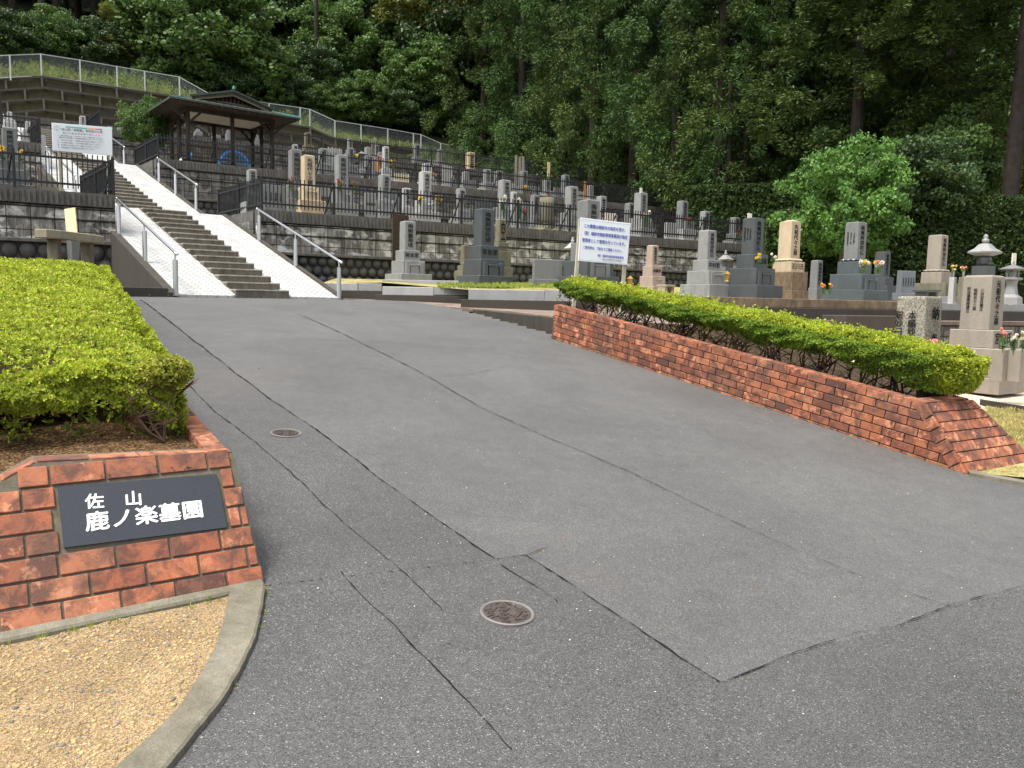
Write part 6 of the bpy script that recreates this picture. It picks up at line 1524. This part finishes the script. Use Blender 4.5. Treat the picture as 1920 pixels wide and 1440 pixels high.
for px, y0, y1, c, lb in ((545, 331, 360, 'o', 'withered brown flowers before the leftmost first terrace graves'), (580, 336, 362, 'oy', 'withered yellow flowers before the beige first terrace gravestone'), (638, 334, 362, 'oyp', 'withered yellow and pink flowers below the grey first terrace gravestone'), (665, 340, 364, 'o', 'withered orange flowers right of the grey first terrace gravestone'),
                          (787, 366, 388, 'y', 'bright yellow flowers left of the crest gravestone'), (822, 366, 390, 'yo', 'yellow-green flowers right of the crest gravestone'), (943, 364, 405, 'w', 'white lilies left of the narrow white gravestone'), (974, 368, 408, 'w', 'white lilies right of the narrow white gravestone'),
                          (983, 390, 420, 'r', 'red flower ball right of the white lilies'), (1212, 394, 425, 'pw', 'pale pink flowers before the gravestone with the white tablet'), (1290, 408, 425, 'rs', 'red flowers on the white base, first terrace'), (1386, 429, 450, 'r', 'red flowers by the small gravestone behind the fence')):
    bouquet(lb, px, y0, y1, dB(px), 17 if c != 'r' else 11, c, 6)
dC = lambda px, q=-.5: on_line(px, RC + TN * q)[1]
for px, y0, c, lb in ((666, 284, 'yw', 'yellow flowers left of the small white lantern'), (712, 292, 'po', 'pink flowers beside the orange post'), (738, 300, 'oy', 'yellow-orange flowers left of the cream boards'), (811, 322, 'py', 'pink and yellow flowers right of the second terrace pale gravestone'), (931, 346, 'oy', 'orange flowers under the close pair of gravestones'), (985, 346, 'yo', 'yellow flowers below the old board bundle'), (1030, 360, 'op', 'orange and pink flowers under the yellow board'), (541, 280, 'r', 'red flowers just right of the pavilion')):
    bouquet(lb, px, y0, y0 + 22, dC(px), 14, c, 5)
bouquet('pink and yellow flowers at the left edge behind the fence', 6, 272, 306, 17.5, 22, 'pyy', 6)
bouquet('yellow and white flowers right of the left edge gravestone', 39, 280, 308, 17.7, 15, 'yw', 5)

# ------------------------------------------------------------------ TREES
def crown_clumps(C, R, n, L, W, up=.5, seed=None, flat=.8, outward=None, shell=.45):
    """n leaves round each clump centre C (k,3) with radius R (k,)"""
    k = len(C); u = unit(RNG.normal(size=(k * n, 3))); rad = RNG.random((k * n, 1)) ** shell
    P = np.repeat(C, n, 0) + u * rad * np.repeat(R, n)[:, None] * [1, 1, flat]
    O = np.repeat(outward, n, 0) if outward is not None else 0
    tg = unit(np.cross(u, RNG.normal(size=(k * n, 3)))); D = unit(tg * (.45 if shell < .3 else .8) + u * (.75 if shell < .3 else .35) + O * .5 + [0, 0, -.35 if shell < .3 else up])
    Nn = unit(u * 1.0 + RNG.normal(0, .26, (k * n, 3)) + [0, 0, .3])
    l = L * RNG.uniform(.6, 1.3, k * n); return leaves(P, D, Nn, l, l * W)
def cedar_mesh(H, R, dense, seed):
    """plumes of foliage hung round the trunk in uneven columns, with dark gaps between them"""
    rs = np.random.default_rng(seed); C = []; Rr = []; O = []
    nb_ = int(H * 4.6 * dense)
    for i in range(nb_):
        h = H * (.02 + .97 * (i + rs.random()) / nb_); a = i * 2.399 + rs.normal(0, .3)
        rad = R * (1 - (h / H)) ** .62 + .1; rad *= .72 + .40 * math.sin(2.0 * a + h * .55 + seed) + rs.normal(0, .12)
        rad = max(rad, .2); big = rs.uniform(.75, 1.25) * (.45 + .55 * (1 - h / H))
        o = np.array([math.cos(a), math.sin(a), 0]); c = o * rad + [0, 0, h]
        C.append(c); Rr.append(big * .62); O.append(o * .4)
        for k in range(4):       # smaller tufts crowding round the plume
            C.append(c + np.array([rs.normal(0, .5), rs.normal(0, .5), rs.normal(-.25, .45)]) * big); Rr.append(big * rs.uniform(.22, .4)); O.append(o * .4)
    return np.array(C), np.array(Rr), np.array(O)
def make_tree_mesh(kind, seed):
    if kind.startswith('cedar'):
        C, R, O = cedar_mesh(19, 3.3, 1.0, seed); return crown_clumps(C, R, 170, .20, .15, .25, flat=1.05, outward=O, shell=.22)
    rs = np.random.default_rng(seed); C = []; Rr = []
    for i in range(190):
        u = rs.normal(size=3); u /= np.linalg.norm(u); u[2] = max(u[2], -.75)
        r = (.45 + .55 * rs.random() ** .6) * (1 + .18 * math.sin(5 * u[0] + seed) * math.cos(4 * u[1])); C.append(u * [1, 1, .85] * r); Rr.append(rs.uniform(.12, .25))
    C = np.array(C); Rr = np.array(Rr)
    return crown_clumps(C, Rr, 170, .062, .32, .15, flat=.6)
TM = {}
def tree(label, kind, mt, pos, H, R, seed, trunkm=BARK, crown0=.3, group=None, tr=None, name=None, cat_='tree', lean=0, sq=1.0):
    key = (kind, seed % 3, mt.name)
    g = thing(name or ('cedar_tree' if kind == 'cedar' else 'broadleaf_tree'), label, cat_, pos, random.uniform(0, 6.28), group)
    if key not in TM:
        V, Q = make_tree_mesh(kind, 50 + seed % 3); o = fastmesh('crown', V, Q, mt, g); TM[key] = o.data
    else:
        o = bpy.data.objects.new('crown', TM[key]); COL.objects.link(o); o.parent = g
    if kind == 'cedar':
        s = H * (1 - crown0) / 19; o.scale = (R / 3.3, R / 3.3, s); o.location = (0, 0, H * crown0)
    else:
        o.scale = (R, R, R * sq); o.location = (0, 0, H - R * sq * .85)
    r0 = tr or H * .012 + .05
    top_ = H * .96 if kind == 'cedar' else H - R * sq * .5
    m = MB(); m.tube([(0, 0, -.6), (lean * .1, 0, 0.4), (lean * .4, .02 * H * .2, top_ * .5), (lean, 0, top_)], [r0 * 1.3, r0, r0 * .75, r0 * .25], 9)
    if kind != 'cedar':
        for k in range(6):
            a = k * 1.05 + seed; z = top_ * (.45 + .08 * k); m.tube([(lean * z / top_, 0, z), (math.cos(a) * R * .35, math.sin(a) * R * .35, z + R * .3), (math.cos(a) * R * .7, math.sin(a) * R * .7, z + R * .55)], [r0 * .5, r0 * .3, r0 * .1], 6)
    m.build('trunk', trunkm, g); return g
def hz(x, y): return float(hill(np.array(x), np.array(y))) - .4
def ppos(px, d): r = ray(px, 400); return (r[0] * d, d, hz(r[0] * d, d))
# cedar stand along the right side
cs_ = [(905, 62, 3.6, 20, 'first'), (975, 57, 3.8, 22, ''), (1050, 52, 3.6, 22, ''), (1110, 47, 3.4, 21, ''), (1185, 44.5, 3.5, 22, ''), (1262, 41, 3.3, 21, ''), (1345, 38, 3.3, 20, ''), (1430, 37, 3.2, 21, ''), (1520, 37, 3.3, 22, ''), (1610, 36, 3.1, 21, ''), (1700, 36, 3.0, 21, '')]
ordn = ['leftmost', 'second', 'third', 'fourth', 'fifth', 'sixth', 'seventh', 'eighth', 'ninth', 'tenth', 'eleventh']
for i, (px, d, R, H, _) in enumerate(cs_):
    tree('tall cedar in the front line above the graves, %s counting from the left' % ordn[i], 'cedar', CEDAR if i % 3 else CEDAR2, ppos(px, d), H, R, i, BARK, .0 if i < 5 else (.06 if i < 7 else .12), 'cedars in the front line')
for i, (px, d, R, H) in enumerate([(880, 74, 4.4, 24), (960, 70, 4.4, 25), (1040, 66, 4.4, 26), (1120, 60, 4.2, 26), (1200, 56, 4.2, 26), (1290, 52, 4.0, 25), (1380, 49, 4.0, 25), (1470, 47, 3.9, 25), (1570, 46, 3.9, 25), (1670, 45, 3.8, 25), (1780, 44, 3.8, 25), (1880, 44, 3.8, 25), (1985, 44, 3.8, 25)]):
    tree('shade-coloured cedar of the second line behind the front cedars, %s from the left' % (ordn + ['twelfth', 'last'])[i], 'cedar', CEDARD, ppos(px, d), H, R, i + 1, BARK, .05, 'cedars in the second line')
# overhanging olive cedar boughs near the top right and the bare trunk at the right edge
tree('tall olive-green cedar leaning over the upper right', 'cedar', CEDAR2, ppos(1600, 32), 19, 3.9, 2, BARK, .28, None)
tree('broad olive-green cedar crown left of the bare trunk at upper right', 'cedar', CEDAR2, ppos(1760, 32), 19, 3.8, 1, BARK, .32, None)
g = tree('tall cedar with a straight bare trunk at the right edge', 'cedar', CEDAR2, ppos(1886, 27.5), 19, 3.3, 0, BARK, .55, None, tr=.29, lean=.35)
# background broadleaf woods, left half
bl = [(375, 58, 5.6, 8.2, BROAD, 'big round mid-green tree behind the wire fence, left of centre'), (300, 63, 3.6, 7, BROAD, 'round green tree left of the big round one'), (455, 60, 3.6, 5.5, BROAD, 'green tree right of the big round one, low crown'),
      (250, 57, 1.5, 6.0, BROADY, 'slim yellow-green vine-clad sapling behind the wire fence'), (215, 56, 1.6, 3.2, BROADY, 'low yellowish bush behind the wire fence'),
      (540, 70, 4.4, 10, BROADD, 'dark broadleaf tree left of the thin bare trunk'), (640, 66, 4.0, 8, BROAD, 'green tree behind the middle of the wire fence'), (700, 68, 3.2, 12, BROADY, 'yellowish tree high above the middle of the wire fence'), (800, 66, 3.8, 12.5, BROADY, 'layered yellow-olive tree beside the cedars'), (790, 64, 3.4, 7, BROAD, 'green tree in front of the layered olive tree'),
      (595, 62, 2.6, 5.2, BROADD, 'dark low tree behind the wire fence, right of the pavilion'), (520, 60, 2.4, 3.8, BROAD, 'small green tree over the pavilion roof'), (690, 61, 2.4, 4.0, BROAD, 'small green tree below the layered trees'), (745, 62, 2.2, 3.6, BROADD, 'small dark tree near the end of the wire fence'), (840, 66, 3.0, 6.0, BROADD, 'dark tree at the left foot of the cedars'),
      (640, 74, 4.0, 16, BROAD, 'tall green tree high behind the bare thin trunk'), (470, 72, 4.4, 15, BROAD, 'tall green tree at the top edge, left of centre'), (790, 76, 3.8, 21, BROADY, 'yellow-leaved tree touching the top edge left of the cedars')]
for i, (px, d, R, H, mt, lb) in enumerate(bl): tree(lb, 'broad', mt, ppos(px, d), H, R, i, BARK, .3, None, sq=.85)
for i in range(66):
    px = -860 + (i % 22) * 84 + random.uniform(-20, 20); d = 70 + (i // 22) * 9 + random.uniform(-2, 2)
    tree('dark forest tree on the hillside behind the wire fence', 'broad', BROADD, ppos(px, d), random.uniform(9, 13) + (i // 22) * 2.5, random.uniform(4.4, 5.6), i, BARK, .3, 'dark trees of the hillside wood', sq=1.15)
for i, (px, d) in enumerate(((-40, 60), (40, 61), (120, 62), (190, 64), (-130, 58), (160, 68))):
    tree('%s dark cedar of the upper left wood, from the left' % ordn[i if i else 0] if i else 'leftmost dark cedar of the upper left wood', 'cedar', CEDAR, ppos(px, d), 20, 3.6, i, BARK, .25, 'dark cedars of the upper left wood')
for i, (px, d, R, H, mt) in enumerate([(-60, 50, 2.2, 3.2, BROADD), (30, 52, 2.4, 4.0, BROADD), (110, 54, 2.6, 4.2, BROAD), (180, 55, 2.2, 4.0, BROADD), (330, 56, 2.4, 3.0, BROAD), (420, 57, 2.4, 3.2, BROADD), (490, 58.5, 2.2, 3.0, BROAD), (560, 60, 2.2, 3.2, BROADD), (625, 61, 2.1, 3.2, BROAD), (668, 62, 2.0, 3.0, BROADD), (715, 63, 2.1, 3.4, BROAD), (770, 64, 2.3, 3.6, BROADD), (820, 65, 2.3, 3.6, BROAD), (865, 66, 2.6, 4.0, BROADD)]):
    tree('leafy thicket bush right behind the wire fence, %s from the left' % ('first', 'second', 'third', 'fourth', 'fifth', 'sixth', 'seventh', 'eighth', 'ninth', 'tenth', 'eleventh', 'twelfth', 'thirteenth', 'last')[i], 'broad', mt, ppos(px, d), H, R, i, BARK, .3, 'bushes right behind the wire fence', tr=.06, name='thicket_bush', cat_='bush')
def bare(label, px, d, H, r): p = ppos(px, d); g = thing('tree_trunk', label, 'tree trunk', p); MB().tube([(0, 0, -.5), (.1, 0, H * .5), (.05, 0, H)], [r, r * .85, r * .6], 9).build('trunk', BARK, g)
bare('bare grey trunk in the upper left wood', 92, 55, 15, .24); bare('thin bare trunk above the pavilion', 594, 62, 19, .17)
bare('dark bare trunk under the cedars, left of the round fresh-green tree', 1358, 36, 8, .12); bare('second dark trunk under the cedars beside the round fresh-green tree', 1388, 36.5, 8, .14)
# fresh green round tree and its neighbours on the right
p = ppos(1585, 24.0); tree('round fresh-green tree right of centre behind the front graves', 'broad', CAMPH, (p[0], p[1], 1.7), (570 - 275) * 24 / FPX - .05, 1.75, 0, BARKG, .3, None, tr=.13, sq=1.15)
p = ppos(1700, 26.5); tree('looser green tree right of the round fresh-green tree', 'broad', BROADD, (p[0], p[1], 2.0), 5.3, 1.9, 1, BARKG, .3, None, sq=1.0)
p = ppos(1790, 30); tree('green tree behind the right hedge', 'broad', BROAD, (p[0], p[1], 2.3), 6.6, 2.2, 2, BARKG, .3, None, sq=1.0)
p = ppos(1900, 31); tree('light green tree at the right edge beside the bare trunk', 'broad', BROADY, (p[0], p[1], 2.3), 7.2, 2.2, 1, BARKG, .3, None, sq=1.2)
p = ppos(1960, 38); tree('green tree filling the right edge behind the bare trunk', 'broad', BROAD, (p[0], p[1], 3), 13, 4.2, 1, BARKG, .3, None, sq=1.5)
# tree beside the pavilion and climbers
p = at(283, 300, 31.0); tree('small leafy green tree left of the pavilion', 'broad', BROAD, (p[0], p[1], ZC), 2.75, .98, 2, BARKG, .3, None, tr=.05, name='garden_tree', sq=1.15)
# dark hedge bank
def hedgebank(label, pts, w_, m_, n, L=.07):
    g = thing('hedge', label, 'hedge'); P = [np.array(p) for p in pts]; C = []
    seg = RNG.integers(0, len(P) - 1, n); t = RNG.random(n)[:, None]; A = np.array(P)[seg]; B = np.array(P)[seg + 1]; q = A + (B - A) * t
    zt_ = q[:, 3:4]; zb_ = q[:, 2:3]; dn = RNG.random(n)
    side = RNG.random(n) < .35
    off = np.where(side, RNG.uniform(0, w_, n), RNG.normal(0, .08, n) + .12 * vnoise(q[:, 0], q[:, 1], 1.5)); z = np.where(side, 1.0, dn)
    d = (np.array(P[-1]) - np.array(P[0]))[:2]; d /= np.linalg.norm(d); nn = np.array([-d[1], d[0]]); nn = nn if nn[1] > 0 else -nn
    pos = np.concatenate([q[:, :2] + nn * off[:, None], zb_ + (zt_ - zb_) * z[:, None] + .1 * vnoise(q[:, 0:1], q[:, 1:2], 2)], 1)
    out_ = np.tile([-nn[0] * .6, -nn[1] * .6, .6], (n, 1))
    fastmesh('foliage', *rosettes(pos, unit(out_ + RNG.normal(0, .3, (n, 3))), 7, np.full(n, L), .35), m_, g)
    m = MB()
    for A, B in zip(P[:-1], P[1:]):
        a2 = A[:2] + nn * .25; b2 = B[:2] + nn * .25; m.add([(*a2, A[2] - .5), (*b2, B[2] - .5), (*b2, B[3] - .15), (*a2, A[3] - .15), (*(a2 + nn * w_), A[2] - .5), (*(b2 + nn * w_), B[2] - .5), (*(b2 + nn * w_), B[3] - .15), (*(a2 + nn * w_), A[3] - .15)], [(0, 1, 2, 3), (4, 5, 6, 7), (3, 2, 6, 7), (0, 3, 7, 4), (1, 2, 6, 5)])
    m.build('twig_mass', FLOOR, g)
def hp_(px, d, y0, y1): a = at(px, y0, d); b = at(px, y1, d); return (a[0], a[1], b[2], a[2])
hedgebank('tall dark clipped hedge behind the front graves on the right', [hp_(1440, 26.5, 398, 520), hp_(1560, 26, 395, 520), hp_(1700, 25.5, 372, 525), hp_(1810, 25.2, 368, 530), hp_(2000, 25, 372, 540)], 1.4, HEDGED, 14000)
hedgebank('dark ivy-covered bank under the cedars behind the second fence', [hp_(1290, 35, 350, 430), hp_(1400, 32.5, 345, 460), hp_(1500, 30, 350, 480), hp_(1600, 30, 350, 490)], 1.6, HEDGED, 11000, .09)
# weeds above the crib wall
pts = []
for i in range(len(TP) - 1):
    A, B = TP[i], TP[i + 1]; L = np.linalg.norm(B - A)
    for k in range(int(L * 42)):
        t = random.random(); q = A + (B - A) * t; r = random.random() ** 1.3 * 2.8; fade = 1 if q[0] < -14 else .45
        pts.append(q + np.array([-.4, .9, 0]) * (r + .15) + [0, 0, .02 + r * .12])
P = np.array(pts); n = 16; k = len(P)
D = unit(RNG.normal(0, .5, (k * n, 3)) + [0, 0, .9]); hgt = np.repeat(RNG.uniform(.35, 1.05, k) * np.where(P[:, 0] < -14, 1, .6), n) * RNG.random(k * n)
tag(fastmesh('weeds', *leaves(np.repeat(P, n, 0) + np.stack([RNG.normal(0, .07, k * n), RNG.normal(0, .07, k * n), hgt], 1), D, unit(RNG.normal(size=(k * n, 3))), RNG.uniform(.08, .2, k * n), np.full(k * n, .02)), WEED), 'tall weeds behind the wire fence on the crib wall', None, None, 'stuff')
# small weeds and fallen leaves gathered at the foot of walls and on the road
wp = []
for a in RNG.uniform(0, WL, 70): q = WB + wd * a - we * RNG.uniform(.0, .03); wp.append((q[0], q[1], roadz(q[0], q[1]) + .004))
for a in RNG.uniform(0, 1.6, 40): q = e0 - ux * a - back * RNG.uniform(.05, .09); wp.append((q[0], q[1], roadz(q[0], q[1]) + .02))
for w_ in RNG.uniform(-2.2, 3.6, 40): q = st(-.03, w_); wp.append((q[0], q[1], 1.62))
for px, py in ((505, 1120), (498, 1150), (490, 1180), (440, 1290), (400, 1335)): q = gp(px, py); wp.append((q[0], q[1], roadz(q[0], q[1])))
tufts('weed_tufts', wp, .028, .0022, GRASS, 7, 'tiny weeds growing at the foot of the walls and kerb')
k_ = 260; q = np.stack([RNG.uniform(-4, 5, k_), RNG.uniform(2.2, 15, k_)], 1); fa = RNG.uniform(0, WL, 140); ff_ = (WB + wd * fa[:, None] - we * (RNG.random((140, 1)) ** 2 * .35 + .01))[:, :2]; q = np.concatenate([q, ff_])
q = q[((q[:, 0] - WB[0]) * we[0] + (q[:, 1] - WB[1]) * we[1] < 0) & ((q[:, 0] - PBR[0]) * (-pw_[1]) + (q[:, 1] - PBR[1]) * pw_[0] < -.05)]; k_ = len(q)
tag(fastmesh('fallen_leaves', *leaves(np.concatenate([q, (roadz(q[:, 0], q[:, 1]) + .008)[:, None]], 1), unit(RNG.normal(size=(k_, 3)) * [1, 1, .1]), unit(RNG.normal(0, .25, (k_, 3)) + [0, 0, 1]), RNG.uniform(.008, .03, k_), RNG.uniform(.002, .006, k_)), LIT), 'a few dead leaves and needles lying on the road', None, None, 'stuff')
print('FACES', sum(len(o.data.polygons) for o in bpy.data.objects if o.type == 'MESH'))
